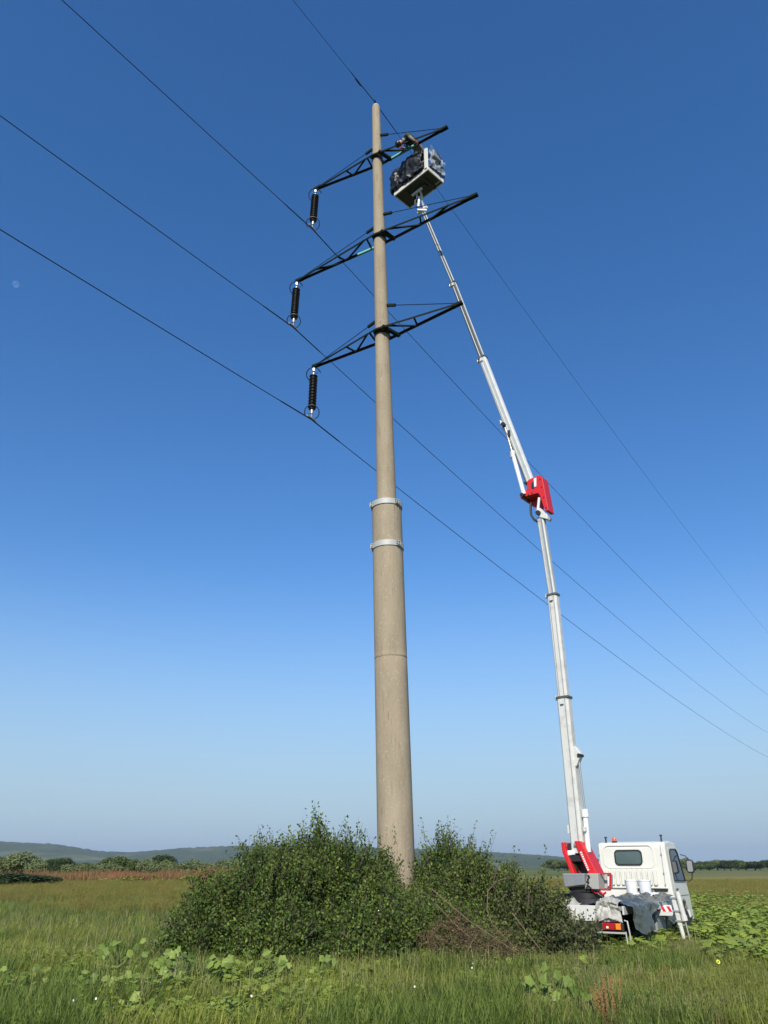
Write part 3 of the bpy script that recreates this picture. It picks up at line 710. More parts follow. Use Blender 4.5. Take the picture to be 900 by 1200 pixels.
b = MB(); b.path([bp(*z6(x, y))+BN*.05 for x, y in ((355, 735), (354, 790), (358, 830), (378, 862), (405, 880), (425, 880))], .03, 8); tw('hose', b, M['black'], el, smooth=True)
b = MB(); b.path([bp(*z6(x, y))-BN*.05 for x, y in ((470, 820), (488, 835), (496, 855), (490, 870))], .018, 8); tw('hose', b, M['black'], el, smooth=True)
# upper telescopic boom
U0 = bp(*z6(360, 610)); U1 = bp(565.5, 420); U2 = bp(531.5, 332); U3 = bp(495, 246)
ub = section(U0, U1, .21, .19, 'upper_boom', M['grey_boom'], truck)
u2 = section(U1, U2, .155, .14, 'upper_boom_extension', M['boom_shade_collar'], truck)  # extensions coloured dark for the shade on their underface
u3 = section(U2, U3, .115, .11, 'upper_boom_extension', M['boom_shade_collar'], truck, False)
sd = 1
for (p, q, w, d, par) in ((U0, U1, .21, .19, ub), (U1, U2, .155, .14, u2), (U2, U3, .115, .11, u3)):
    a = (q-p).normalized(); s = a.cross(BN).normalized(); s = s if s.x > 0 else -s
    b = MB(); b.frame_box(p+s*(w/2-.004)+BN*.02, q+s*(w/2-.004)+BN*.02, BN, .014, d*.45, ch=.1); tw('lit_face_strip', b, M['bucket'], par)  # boom's lit right face painted on as a white strip
    b = MB(); b.frame_box(p-s*(w*.12)+BN*(d/2+.006), q-s*(w*.12)+BN*(d/2+.006), BN, .02, .016, ch=.1); tw('rail', b, M['lightgrey'], par)
b = MB(); b.path([bp(*z6(352, 640))+BN*.13, bp(*z6(300, 500))+BN*.115, bp(*z6(232, 330))+BN*.115, bp(*z6(165, 175))+BN*.11], .012, 5); tw('hose', b, M['black'], ub, smooth=True)
for q_ in ((378, 668), (350, 680), (440, 560), (452, 620), (470, 700), (488, 780)):
    b = MB(); p = bp(*z6(*q_))+BN*.135; b.tube(p, p+BN*.014, .018, n=6); tw('bolt', b, M['black'], el)
plate([z6(118, 90), z6(150, 120), z6(165, 160), z6(140, 165), z6(122, 120)], -.09, .10, 'cylinder_bracket', M['bucket'], ub, .008)
b = MB(); b.tube(bp(*z6(318, 680))+BN*.16, bp(*z6(225, 365))+BN*.12, .055, n=14); uc = tw('tilt_cylinder', b, M['bucket'], truck, smooth=True)
b = MB(); b.tube(bp(*z6(225, 365))+BN*.12, bp(*z6(155, 140))+BN*.08, .030, n=12); tw('cylinder_rod', b, M['steel'], uc, smooth=True)
b = MB(); p = bp(*z6(225, 365))+BN*.12; b.tube(p+Vector((0, 0, -.09)), p+Vector((0, 0, .09)), .07, n=12); tw('cylinder_gland', b, M['lightgrey'], uc, smooth=True)
b = MB(); p = bp(*z6(155, 135)); b.tube(p-BN*.02, p+BN*.2, .06, n=12); p = bp(*z6(195, 200)); b.box(p+BN*.12, (.06, .04, .18), RB); tw('pin', b, M['black'], ub, smooth=True)

# basket
FL = 22.5
cs = [atH(x, y, FL) for x, y in [(464.5, 228), (479, 245), (517.5, 214), (502.5, 200)]]
E1 = ((cs[3]-cs[0])+(cs[2]-cs[1])).normalized(); E2 = Vector((-E1.y, E1.x, 0)); BC = sum(cs, Vector())/4; BC.z = FL
if E2.y < 0: E2 = -E2
HL, HD = .765, .375
def kb(u, v, w): return BC+E1*u+E2*v+Vector((0, 0, w))       # u along, v away, w up
RK = Matrix((E1, E2, Vector((0, 0, 1)))).transposed()
b = MB(); b.box(kb(0, 0, .03), (2*HL-.02, 2*HD-.02, .06), RK); bas = tw('work_basket', b, M['underside'], truck, bevel=.01)
b = MB()
b.box(kb(0, -HD, .075), (2*HL+.05, .04, .15), RK); b.box(kb(0, HD, .075), (2*HL+.05, .04, .15), RK)
b.box(kb(-HL, 0, .075), (.04, 2*HD-.042, .15), RK); b.box(kb(HL, 0, .075), (.04, 2*HD-.042, .15), RK)
tw('kick_rim', b, M['white'], bas, bevel=.008)
for u in (-HL, -.12, .12, HL):
    for v in (-HD, HD):
        b = MB(); b.tube(kb(u, v, .1), kb(u, v, 1.05), .02, n=8); tw('rail_post', b, M['white_boom'], bas, smooth=True)
for w in (.55, 1.05):
    b = MB(); b.path([kb(-HL, -HD, w), kb(HL, -HD, w), kb(HL, HD, w), kb(-HL, HD, w)], .02, 8, closed=True); tw('hand_rail', b, M['white_boom'], bas, smooth=True)
b = MB(); b.box(kb(HL-.06, -HD-.03, .55), (.10, .05, .92), RK); tw('corner_panel', b, M['white'], bas, bevel=.01)
b = MB(); b.box(kb(HL+.10, -.05, .80), (.16, .40, .30), RK); tw('control_console', b, M['grey'], bas, bevel=.02)
b = MB(); b.box(kb(.1, 0, -.04), (.5, .16, .09), RK); b.box(kb(-.35, .05, -.03), (.08, .6, .06), RK); b.box(kb(.45, .05, -.03), (.08, .6, .06), RK); tw('underfloor_frame', b, M['underside'], bas)
b = MB(); b.box(kb(HL-.12, HD-.14, -.012), (.2, .06, .02), RK); tw('yellow_tape', b, M['sheet'], bas)
TP = U3
piv = atD(489, 229, TP.y-.1)
for s_ in (-.09, .09):
    b = MB(); b.frame_box(TP-BN*0+E1*s_, kb(-.02, .0, -.02)+E1*s_, E1, .12, .03, .10, .03); tw('basket_bracket', b, M['lightgrey'], bas, bevel=.004)
b = MB(); b.tube(TP+Vector((-.14, -.12, .02)), TP+Vector((-.10, -.16, .42)), .045, n=12); b.tube(TP-E1*.2, TP+E1*.2, .05, n=12); q = kb(-.03, -.05, -.12); b.tube(q-E1*.22, q+E1*.22, .045, n=12)
b.tube(TP+Vector((-.18, -.1, -.12)), TP+Vector((.14, -.1, -.14)), .05, n=10); tw('levelling_cylinder', b, M['bucket'], bas, smooth=True)
b = MB(); b.path([TP+Vector((-.16, -.1, .02)), TP+Vector((-.26, -.12, .10)), TP+Vector((-.24, -.15, .28)), TP+Vector((-.12, -.15, .38))], .02, 6); tw('hose', b, M['black'], bas, smooth=True)

# black plastic sheeting bundled over the basket rails
def crumple(name, pts_fn, nu, nv, mat, amp, fr, seed, thick=.008, st=None, hf=1.):
    V = []
    for i in range(nu+1):
        for j in range(nv+1):
            p, nrm = pts_fn(i/nu, j/nv); p0 = p
            if st: p = Vector((p.x*st[0], p.y*st[1], p.z*st[2]))
            a = amp*(noise.noise(p*fr+Vector((seed, 0, 0)))+hf*.6*abs(noise.noise(p*fr*2.1+Vector((0, seed, 0))))+hf*hf*.35*noise.noise(p*fr*4.3))
            V.append(p0+nrm*a)
    F = [(i*(nv+1)+j, (i+1)*(nv+1)+j, (i+1)*(nv+1)+j+1, i*(nv+1)+j+1) for i in range(nu) for j in range(nv)]
    return V, F
pl, pli = thing('plastic_sheeting', 'glossy black plastic sheeting bunched over the rails of the work basket', 'plastic sheet', kb(0, 0, .1))
def wrap(u, v):      # around left end, along near side, round the right end
    path_ = [(-HL+.1, HD+.03), (-HL-.06, HD), (-HL-.08, -HD+.0), (-HL+.02, -HD-.08), (HL-.14, -HD-.08)]
    L = [0]
    for a_, c_ in zip(path_, path_[1:]): L.append(L[-1]+hypot(c_[0]-a_[0], c_[1]-a_[1]))
    s = u*L[-1]; i = max(k for k in range(4) if L[k] <= s+1e-9); f = (s-L[i])/(L[i+1]-L[i])
    x = path_[i][0]+(path_[i+1][0]-path_[i][0])*f; y = path_[i][1]+(path_[i+1][1]-path_[i][1])*f
    low = .16+.14*noise.noise(Vector((s*2.3, 1, 0)))+(.10 if s > L[3]+.25 and s < L[3]+.5 else 0)
    top = 1.12+.12*noise.noise(Vector((s*3, 5, 0)))
    n = Vector((-(path_[i+1][1]-path_[i][1]), path_[i+1][0]-path_[i][0], 0)).normalized()
    nn = -(E1*n.x+E2*n.y)
    if nn.dot(E1*x+E2*y) < 0: nn = -nn
    bulge = .10*sin(pi*v)
    return kb(x, y, low+(top-low)*v)+nn*bulge, nn
V, F = crumple('s', wrap, 70, 26, None, .12, 2.9, 3.3)
b = MB(); b.add(V, F); o = b.build('sheet', M['bag'], pl, pli, True); sm = o.modifiers.new('thick', 'SOLIDIFY'); sm.thickness = .01
def heap(cu, cv, cw, ru, rv, rw, seed, nm, mat, par, inv, fr=3.6, amp=.35):
    V = []; N1, N2 = 28, 16
    for j in range(N2+1):
        th = pi*j/N2
        for i in range(N1):
            ph = 2*pi*i/N1; d = Vector((sin(th)*cos(ph), sin(th)*sin(ph), cos(th)))
            k = 1+amp*(noise.noise(d*fr+Vector((seed, 0, 0)))+.6*noise.noise(d*fr*2.3+Vector((0, seed, 0))))
            V.append(kb(cu+d.x*ru*k, cv+d.y*rv*k, cw+d.z*rw*k))
    F = [(j*N1+i, j*N1+(i+1) % N1, (j+1)*N1+(i+1) % N1, (j+1)*N1+i) for j in range(N2) for i in range(N1)]
    b = MB(); b.add(V, F); return b.build(nm, mat, par, inv, True)
heap(-.30, -.10, .95, .42, .26, .25, 1.2, 'bundle', M['bag'], pl, pli)
heap(.25, -.18, 1.0, .35, .22, .25, 7.7, 'bundle', M['bag'], pl, pli)
heap(.10, -.02, .45, .55, .28, .35, 4.4, 'bundle', M['bag'], pl, pli)
cp, cpi = thing('clear_sheet', 'pale translucent plastic sheet hanging on the right end of the basket', 'plastic sheet', kb(HL, 0, .3))
def wrap2(u, v):
    x = HL+.06; y = -HD+.06+(2*HD)*u
    return kb(x, y, .25+.95*v*(1-.35*u)), E1
V, F = crumple('s', wrap2, 16, 18, None, .09, 5., 9.1)
b = MB(); b.add(V, F); b.build('sheet', M['clear'], cp, cpi, True)
def wrap3(u, v):
    x = HL+.02; y = -HD+.15+(2*HD-.1)*u
    return kb(x, y, .15+.55*v), E1
V, F = crumple('s', wrap3, 16, 12, None, .10, 5., 2.1)
b = MB(); b.add(V, F); b.build('black_flap', M['bag'], cp, cpi, True)

# ------------------------------------------------------------------ the worker, bent over the top crossarm
def skin_body(name, joints, edges, mats, assign, parent, inv, sub=2):
    me = bpy.data.meshes.new(name+'_cage'); me.from_pydata([tuple(j[0]) for j in joints], edges, [])
    ob = bpy.data.objects.new(name+'_cage', me); COL.objects.link(ob)
    md = ob.modifiers.new('skin', 'SKIN'); md.use_smooth_shade = True
    for i, j in enumerate(joints):
        r = j[1]; me.skin_vertices[0].data[i].radius = (r, r) if not isinstance(r, tuple) else r
    me.skin_vertices[0].data[0].use_root = True
    s = ob.modifiers.new('sub', 'SUBSURF'); s.levels = sub; s.render_levels = sub
    dg = bpy.context.evaluated_depsgraph_get(); ev = ob.evaluated_get(dg); m2 = bpy.data.meshes.new_from_object(ev)
    m2.name = name; bpy.data.objects.remove(ob); bpy.data.meshes.remove(me)
    m2.materials.clear()
    for m in mats: m2.materials.append(m)
    for p in m2.polygons: p.material_index = assign(p.center)
    for v in m2.vertices: v.co = inv @ v.co
    o = bpy.data.objects.new(name, m2); COL.objects.link(o); o.parent = parent
    return o
M['jacket'] = paint('dark_green_work_jacket', (.022, .045, .028), .8, 0, .4, (.05, .07, .05), 12, .01)
M['trousers'] = paint('grey_work_trousers', (.17, .18, .17), .85, 0, .4, (.09, .09, .085), 12, .01)
M['skin'] = paint('skin', (.52, .27, .20), .55, 0, .1, (.4, .2, .15))
M['glove'] = paint('red_work_glove', (.33, .06, .05), .7, 0, .2)
M['helmet'] = paint('black_helmet', (.02, .018, .018), .35, 0, .1)
W0 = atD(491, 172, 18.55)         # hips
W2 = atD(476.5, 161.5, 18.38)     # shoulders
W3 = atD(467.5, 168.5, 18.28)     # head
ps, psi = thing('person', 'worker in dark green jacket and black helmet bent over the top crossarm', 'person', kb(.1, -.1, .06))
mid = W0.lerp(W2, .5)+Vector((0, 0, .05)); nk = W2.lerp(W3, .45)
kneeL = kb(.30, -.12, .62); kneeR = kb(.02, -.10, .62); footL = kb(.32, .05, .10); footR = kb(.0, .06, .10)
sh1 = W2+Vector((.02, -.17, -.05)); sh2 = W2+Vector((.02, .17, -.05))
hand1 = atD(487, 166, 18.05); hand2 = atD(470, 173, 18.22)
el1 = sh1.lerp(hand1, .5)+Vector((.02, -.08, -.14)); el2 = sh2.lerp(hand2, .5)+Vector((0, .05, -.10))
J = [(W0, .15), (mid, .165), (W2, .15), (nk, .06), (W3, .085),
     (W0+Vector((.10, .0, -.10)), .11), (kneeL, .075), (footL, .05), (footL+Vector((.0, -.2, -.04)), .045),
     (W0+Vector((-.08, .05, -.10)), .11), (kneeR, .075), (footR, .05), (footR+Vector((0, -.2, -.04)), .045),
     (sh1, .075), (el1, .052), (hand1, .034), (sh2, .075), (el2, .052), (hand2, .034)]
Ed = [(0, 1), (1, 2), (2, 3), (3, 4), (0, 5), (5, 6), (6, 7), (7, 8), (0, 9), (9, 10), (10, 11), (11, 12), (2, 13), (13, 14), (14, 15), (2, 16), (16, 17), (17, 18)]
def assign(c):
    if (c-W3).length < .13 or (c-nk).length < .07: return 2
    if (c-hand1).length < .08 or (c-hand2).length < .08: return 3
    if c.z < W0.z-.04 or (c-W0).length < .13: return 1
    return 0
skin_body('body', J, Ed, [M['jacket'], M['trousers'], M['skin'], M['glove']], assign, ps, psi)
fd = (W3-W2).normalized()      # crown direction
face = Vector((-.55, -.25, -.8)).normalized(); face = (face-fd*face.dot(fd)).normalized(); sdv = fd.cross(face)
RH = Matrix((sdv, face, fd)).transposed()
def ellips(b, c, rx, ry, rz, R, n=16, m=10, z0=-1., z1=1.):
    pr = []
    for j in range(m+1):
        zz = z0+(z1-z0)*j/m; pr.append((max(sqrt(max(0, 1-zz*zz)), 0.0), zz))
    S = Matrix.Diagonal((rx, ry, rz)); b.lathe(pr, c, R @ S, n)
hc = W3+fd*.02
b = MB(); ellips(b, hc, .078, .098, .118, RH); 
b.add([hc+RH @ Vector(q) for q in ((-.016, .090, -.02), (.016, .090, -.02), (0, .088, .03), (0, .125, -.022))], [(0, 1, 3), (1, 2, 3), (2, 0, 3), (0, 2, 1)])
for s in (-1, 1): ellips(b, hc+RH @ Vector((s*.078, 0, -.01)), .012, .022, .032, RH, 8, 6)
hd = b.build('head', M['skin'], ps, psi, True)
b = MB()
for s in (-1, 1): ellips(b, hc+RH @ Vector((s*.03, .088, .015)), .012, .010, .008, RH, 8, 6)
b.build('eye', M['black'], hd, psi)
b = MB(); ellips(b, hc+RH @ Vector((0, .088, -.05)), .025, .008, .007, RH, 8, 6); b.build('mouth', M['glove'], hd, psi)
b = MB(); ellips(b, hc+fd*.02, .105, .125, .125, RH, 20, 8, .05, 1.); b.lathe([(.10, .0), (.125, -.006), (.13, .0), (.11, .012)], hc+fd*.03, RH, 20)
b.build('helmet', M['helmet'], ps, psi, True)
for hnd, elb in ((hand1, el1), (hand2, el2)):     # palm, four unequal curled fingers and a thumb
    d = (hnd-elb).normalized(); up = Vector((0, 0, 1)); s = d.cross(up).normalized(); dn = d.cross(s).normalized()
    if dn.z > 0: dn = -dn
    b = MB(); Rh = Matrix((s, d, -dn)).transposed(); b.box(hnd+d*.04, (.085, .09, .03), Rh); o = b.build('glove', M['glove'], ps, psi, bevel=.012)
    for i, ln in enumerate((.066, .076, .072, .056)):
        p0 = hnd+d*.085+s*(-.032+.0215*i)
        b = MB(); b.path([p0, p0+d*ln*.45+dn*.008, p0+d*ln*.65+dn*ln*.45, p0+d*ln*.45+dn*ln*.8], .010, 6, rr=[.0105, .010, .009, .007]); b.build('finger', M['glove'], o, psi, True)
    p0 = hnd+d*.03-s*.042; b = MB(); b.path([p0, p0-s*.022+d*.02+dn*.012, p0-s*.022+d*.045+dn*.035], .011, 6, rr=[.012, .011, .008]); b.build('thumb', M['glove'], o, psi, True)

# ------------------------------------------------------------------ load on the deck
def tlp(x, y, z): return TM @ Vector((x, y, z))
tp, tpi = thing('tarpaulin', 'wrinkled grey green tarpaulin draped over the right side of the truck deck', 'tarpaulin', tlp(.5, -1.8, .92))
def drape(u, v):
    y = -.25-3.95*u
    low = np.interp(-y, [0, 2.4, 2.75, 3.0, 3.35, 3.9, 4.2], [.93, .92, .84, .62, .50, .46, .56])
    L1 = np.interp(-y, [0, 2.2, 2.6, 4.2], [1.0, 1.0, 1.16, 1.16]); hang = .94-low; tot = L1+hang; s = v*tot
    k = .045+.045*noise.noise(Vector((u*9, v*5, 3)))+.025*noise.noise(Vector((u*21, v*12, 7)))
    if s < L1:
        x = -.10+s; z = .935+k*1.5*sin(pi*min(1, s/L1*.9+.1))+(.09*(.25-u)/.25 if u < .25 else 0)
        if u > .8: x += .25*(u-.8)/.2*(1-s/L1)*2
    else:
        f = (s-L1)/max(hang, .02)
        w = sin(y*11+1.5*sin(y*3.1))+.6*sin(y*23+2.)
        x = L1-.095+.05*f*(w+1.1)+k; z = .935-(s-L1)
    return Vector((x, y, z)), Vector((1, 0, 0)) if s > L1 else Vector((0, 0, 1))
V, F = crumple('s', drape, 150, 64, None, .03, 4.5, 5.5, hf=1.)
b = MB(); b.add([TM @ v for v in V], F); o = b.build('sheet', M['tarp'], tp, tpi, True)
def drape3(u, v):
    y = -.35-1.1*u; return Vector((.92+.03*v, y, .68-.22*v*sin(pi*min(1, .15+u))), ), Vector((1, 0, 0))
V, F = crumple('s', drape3, 24, 10, None, .07, 5., 1.5)
b = MB(); b.add([TM @ v for v in V], F); b.build('under_flap', M['tarp'], tp, tpi, True)

for i, (bx_, by_, lab) in enumerate([(.10, -.62, 'left of the two white plastic buckets behind the cab'), (.41, -.64, 'right of the two white plastic buckets behind the cab')]):
    t, inv = thing('bucket', lab, 'bucket', tlp(bx_, by_, 1.06), 0, 'white buckets on the truck deck')
    c = tlp(bx_, by_, 1.05)
    b = MB(); b.lathe([(.115, 0), (.118, .01), (.138, .24), (.146, .245), (.146, .27), (.134, .27), (.112, .02), (0, .015)], c, None, 28); bk = b.build('pail', M['bucket'], t, inv, True)
    b = MB(); b.path([c+Vector((.142*cos(a), .142*sin(a)*.98, .235-.10*sin(a*1.) if a < pi else .235)) for a in [pi*k/14 for k in range(15)]], .004, 5); b.build('handle', M['galv'], t, inv, True)
t, inv = thing('folded_sheet', 'crumpled white sheet lying under the white buckets behind the cab', 'plastic sheet', tlp(.12, -.6, 1.1))
def fs(u, v): return Vector((-.02+.66*u, -1.0+.6*v, 1.05-.06*(1-v))), Vector((0, 0, 1))
V, F = crumple('s', fs, 24, 18, None, .05, 6., 8.5); b = MB(); b.add([TM @ v for v in V], F); b.build('sheet', M['bucket'], t, inv, True)
t, inv = thing('white_wrapping', 'crumpled off white sheets bundled on the rear edge of the truck deck', 'plastic sheet', tlp(-.2, -4.1, .95))
def ws(u, v):
    x = -.55+.62*u; top = .98+.10*noise.noise(Vector((u*6, 2, 0)))
    s = v*.62
    if s < .3: return Vector((x, -3.95-s, top-.1*(s/.3)**2)), Vector((0, 0, 1))
    return Vector((x, -4.30-.02*u, top-.1-(s-.3))), Vector((0, -1, 0))
V, F = crumple('s', ws, 50, 30, None, .08, 3.6, 3.5, hf=.7); b = MB(); b.add([TM @ v for v in V], F); b.build('sheet', M['sheet'], t, inv, True)
t, inv = thing('pale_sack', 'pale grey sack slumped over the right rear corner of the deck', 'sack', tlp(.65, -4.2, .9))
def sk_(u, v):
    x = .46+.42*u; s = v*.52
    if s < .25: return Vector((x, -4.0-s, 1.07-.3*abs(u-.55)*(.4+s))), Vector((0, 0, 1))
    return Vector((x+.06*(v-.5)*(u-.5)*4, -4.29-.06*(s-.25), 1.05-.3*abs(u-.55)*.6-(s-.25)*1.15)), Vector((0, -1, 0))
V, F = crumple('s', sk_, 30, 26, None, .07, 5.5, 6.5); b = MB(); b.add([TM @ v for v in V], F); b.build('sheet', M['sheet'], t, inv, True)

# ------------------------------------------------------------------ foliage
def unit(a): return a/np.maximum(np.linalg.norm(a, axis=-1, keepdims=True), 1e-9)
def leaves_mesh(P, N, D, size, col):
    """folded rhombic leaves: P centres, D long axis, N normals"""
    S = unit(np.cross(D, N)); N = np.cross(S, D)
    sz = size[:, None]
    v0 = P-D*sz*.5; v1 = P+S*sz*.30+N*sz*.08; v2 = P+D*sz*.5; v3 = P-S*sz*.30+N*sz*.08
    V = np.stack([v0, v1, v2, v3], 1).reshape(-1, 3)
    b = np.arange(len(P))*4; F = np.concatenate([np.stack([b, b+1, b+2], 1), np.stack([b, b+2, b+3], 1)])
    return V, F, np.repeat(col, 4, 0)
def lump(d, seed): return np.array([1+.14*noise.noise(Vector(q)*1.9+Vector((seed, 0, 0)))+.26*noise.noise(Vector(q)*4.6+Vector((0, seed, 0))) for q in d])
def shrub(label, c, rx, ry, h, nsh, nin, seed, leaf=.060, base=(.042, .078, .012), alt=(.23, .31, .055), wisp=40, wl=.55, name='shrub', cat='shrub', group='shrubs round the pole'):
    g = np.random.default_rng(seed); nsh = int(nsh*1.3)
    c = np.array([c[0], c[1], 0.]); root, inv = thing(name, label, cat, (c[0], c[1], 0), 0, group)
    R = np.array([rx, ry, h])
    nc = max(20, nsh//32); cd_ = unit(g.normal(size=(nc, 3))*np.array([1, 1, .8])); cd_[:, 2] = np.abs(cd_[:, 2])
    ci = g.integers(0, nc, nsh); d = unit(cd_[ci]+g.normal(size=(nsh, 3))*.17); d[:, 2] = np.abs(d[:, 2])
    rad = lump(d, seed)*g.uniform(.80, 1.04, nsh)*g.uniform(.84, 1.08, nc)[ci]*(1-.35*np.linalg.norm(d-cd_[ci], axis=1)**2)
    # widen low parts so that the shrub stands full to the ground
    tip = d*R*rad[:, None]
    out = unit(tip/R/R); dirs = unit(out+np.array([0, 0, .75])+g.normal(size=(nsh, 3))*.35)
    Ls = g.uniform(.28, .6, nsh)
    isw = np.zeros(nsh, bool); up = np.where(d[:, 2] > .45)[0]
    w = g.choice(up, min(wisp, len(up)), replace=False); isw[w] = True
    dirs[w] = unit(np.array([0, 0, 1.])+g.normal(size=(len(w), 3))*.22+out[w]*.3); Ls[w] = g.uniform(.25, .85, len(w))*wl+.22
    start = tip-dirs*Ls[:, None]*np.where(isw, .35, .8)[:, None]
    nl = 13; P = []; D = []; C = []; S = []
    t = (np.arange(nl)+.5)/nl
    bend = g.normal(size=(nsh, 3))*.06
    pts = start[:, None]+dirs[:, None]*(Ls[:, None, None]*t[None, :, None])+bend[:, None]*(t**2)[None, :, None]
    off = g.normal(size=pts.shape)*.024; pts = pts+off
    ld = unit(dirs[:, None]*.7+g.normal(size=pts.shape)*.75)
    shoot_tint = (.45*g.uniform(0, 1, nsh)+.55*g.uniform(0, 1, nc)[ci])[:, None]  # random tint per shoot and leaf cluster
    P = pts.reshape(-1, 3); D = ld.reshape(-1, 3)
    S = leaf*g.uniform(.6, 1.25, len(P))
    tint = np.clip(np.repeat(shoot_tint, nl, 1).reshape(-1)*.6+g.uniform(0, .4, len(P)), 0, 1)**2.0
    C = np.array(base)*(1-tint[:, None])+np.array(alt)*tint[:, None]
    # inner leaves
    q = unit(g.normal(size=(nin, 3))); q[:, 2] = np.abs(q[:, 2]); k = g.uniform(.45, .92, nin)**.6*lump(q, seed)
    Pi = q*R*k[:, None]; Di = unit(g.normal(size=(nin, 3))); Si = leaf*g.uniform(.8, 1.5, nin)
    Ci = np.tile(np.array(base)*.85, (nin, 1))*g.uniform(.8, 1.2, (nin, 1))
    P = np.concatenate([P, Pi]); D = np.concatenate([D, Di]); S = np.concatenate([S, Si]); C = np.concatenate([C, Ci])
    N = unit(g.normal(size=P.shape)*.75+np.array([-.2, -.45, .7]))
    keep = P[:, 2] > .02
    P, D, S, C, N = P[keep], D[keep], S[keep], C[keep], N[keep]
    V, F, CC = leaves_mesh(P, N, D, S, C)
    npmesh('foliage', V, F, M['leaf'], CC, root)
    # twigs: thin three-sided prisms
    A = start; B = start+dirs*Ls[:, None]
    s1 = unit(np.cross(dirs, g.normal(size=dirs.shape))); s2 = np.cross(dirs, s1); r = .005
    V = []; 
    for k in range(3): V.append(A+(s1*cos(2.1*k)+s2*sin(2.1*k))*r)
    for k in range(3): V.append(B+(s1*cos(2.1*k)+s2*sin(2.1*k))*r*.3)
    V = np.stack(V, 1).reshape(-1, 3); b0 = np.arange(nsh)*6
    F = np.concatenate([np.stack([b0+k, b0+(k+1) % 3, b0+3+(k+1) % 3, b0+3+k], 1) for k in range(3)])
    npmesh('twigs', V, F, M['wood'], None, root)
    b = MB()
    for i in range(16):
        a = g.uniform(0, 2*pi); e = g.uniform(.3, .8)
        p1 = Vector((rx*e*cos(a)*.5, ry*e*sin(a)*.5, h*.4)); p2 = Vector((rx*e*cos(a), ry*e*sin(a), h*g.uniform(.6, .85)))
        b.path([Vector((.25*cos(a), .25*sin(a), -.05)), p1, p2], .02, 5, rr=[.03, .02, .008])
    b.build('stems', M['wood'], root)
    return root
shrub('tallest dark green shrub, directly left of the concrete pole', (-1.15, 16.8), 1.9, 1.5, 2.22, 4300, 12000, 21, wisp=90, wl=.4)
shrub('middle shrub of the left thicket with a level leafy top', (-.75, 16.5), 1.15, 1.0, 2.22, 1500, 3500, 34, wisp=50, wl=.4)
shrub('rounded shrub behind the left flank of the thicket', (-1.95, 16.6), 1.2, 1.0, 2.12, 1500, 3500, 35, wisp=50, wl=.4)
shrub('dark shrub on the left flank, sloping down to the meadow', (-2.3, 15.9), 1.5, 1.4, 1.88, 2700, 7000, 22, wisp=50, wl=.42)
shrub('low leftmost shrub spilling into the grass', (-3.1, 15.3), 1.0, 1.0, 1.05, 1300, 3000, 23, wisp=22, wl=.25)
shrub('low shrub in front of the left flank above the lobed weeds', (-1.75, 14.9), 1.2, .9, .95, 1500, 3500, 31, wisp=20, wl=.25)
shrub('dark green shrub in front of the pole hiding its foot', (-.1, 15.9), 1.75, 1.35, 1.20, 2500, 6500, 24, wisp=45, wl=.4)
shrub('lowest front shrub right below the concrete pole', (.1, 14.9), 1.3, .75, .85, 1300, 3200, 32, wisp=16, wl=.22)
shrub('shrub close behind the pole on its right side', (1.35, 18.9), 1.15, 1.0, 2.22, 1900, 5000, 25, wisp=60, wl=.5)
shrub('bright topped shrub right of the pole with tall loose shoots', (1.7, 16.9), 1.4, 1.2, 1.88, 2500, 6000, 26, base=(.048, .080, .014), alt=(.24, .30, .055), wisp=75, wl=.7)
shrub('rightmost shrub of the thicket, beside the truck tail', (2.6, 15.6), 1.0, .9, 1.45, 1700, 4200, 27, base=(.048, .070, .018), alt=(.20, .24, .06), wisp=45, wl=.6)
shrub('small shrub at the foot of the thicket in front of the truck deck', (3.15, 14.9), .62, .6, .78, 700, 1800, 28, base=(.055, .072, .026), alt=(.19, .21, .07), wisp=20, wl=.3)
shrub('sparse reddish sprigs standing against the pole', (.22, 17.5), .42, .4, 1.35, 260, 600, 29, leaf=.042, base=(.07, .06, .025), alt=(.12, .09, .04), wisp=50, wl=.75)
shrub('low dark shrub between the pole foot and the dead brush', (.95, 15.2), 1.15, 1.0, 1.05, 1300, 3500, 30, wisp=18, wl=.3)

shrub('low leafy shrub growing up through the dead brush', (2.0, 14.75), .75, .6, .62, 420, 700, 33, wisp=30, wl=.4, base=(.06, .075, .02), alt=(.2, .24, .06))

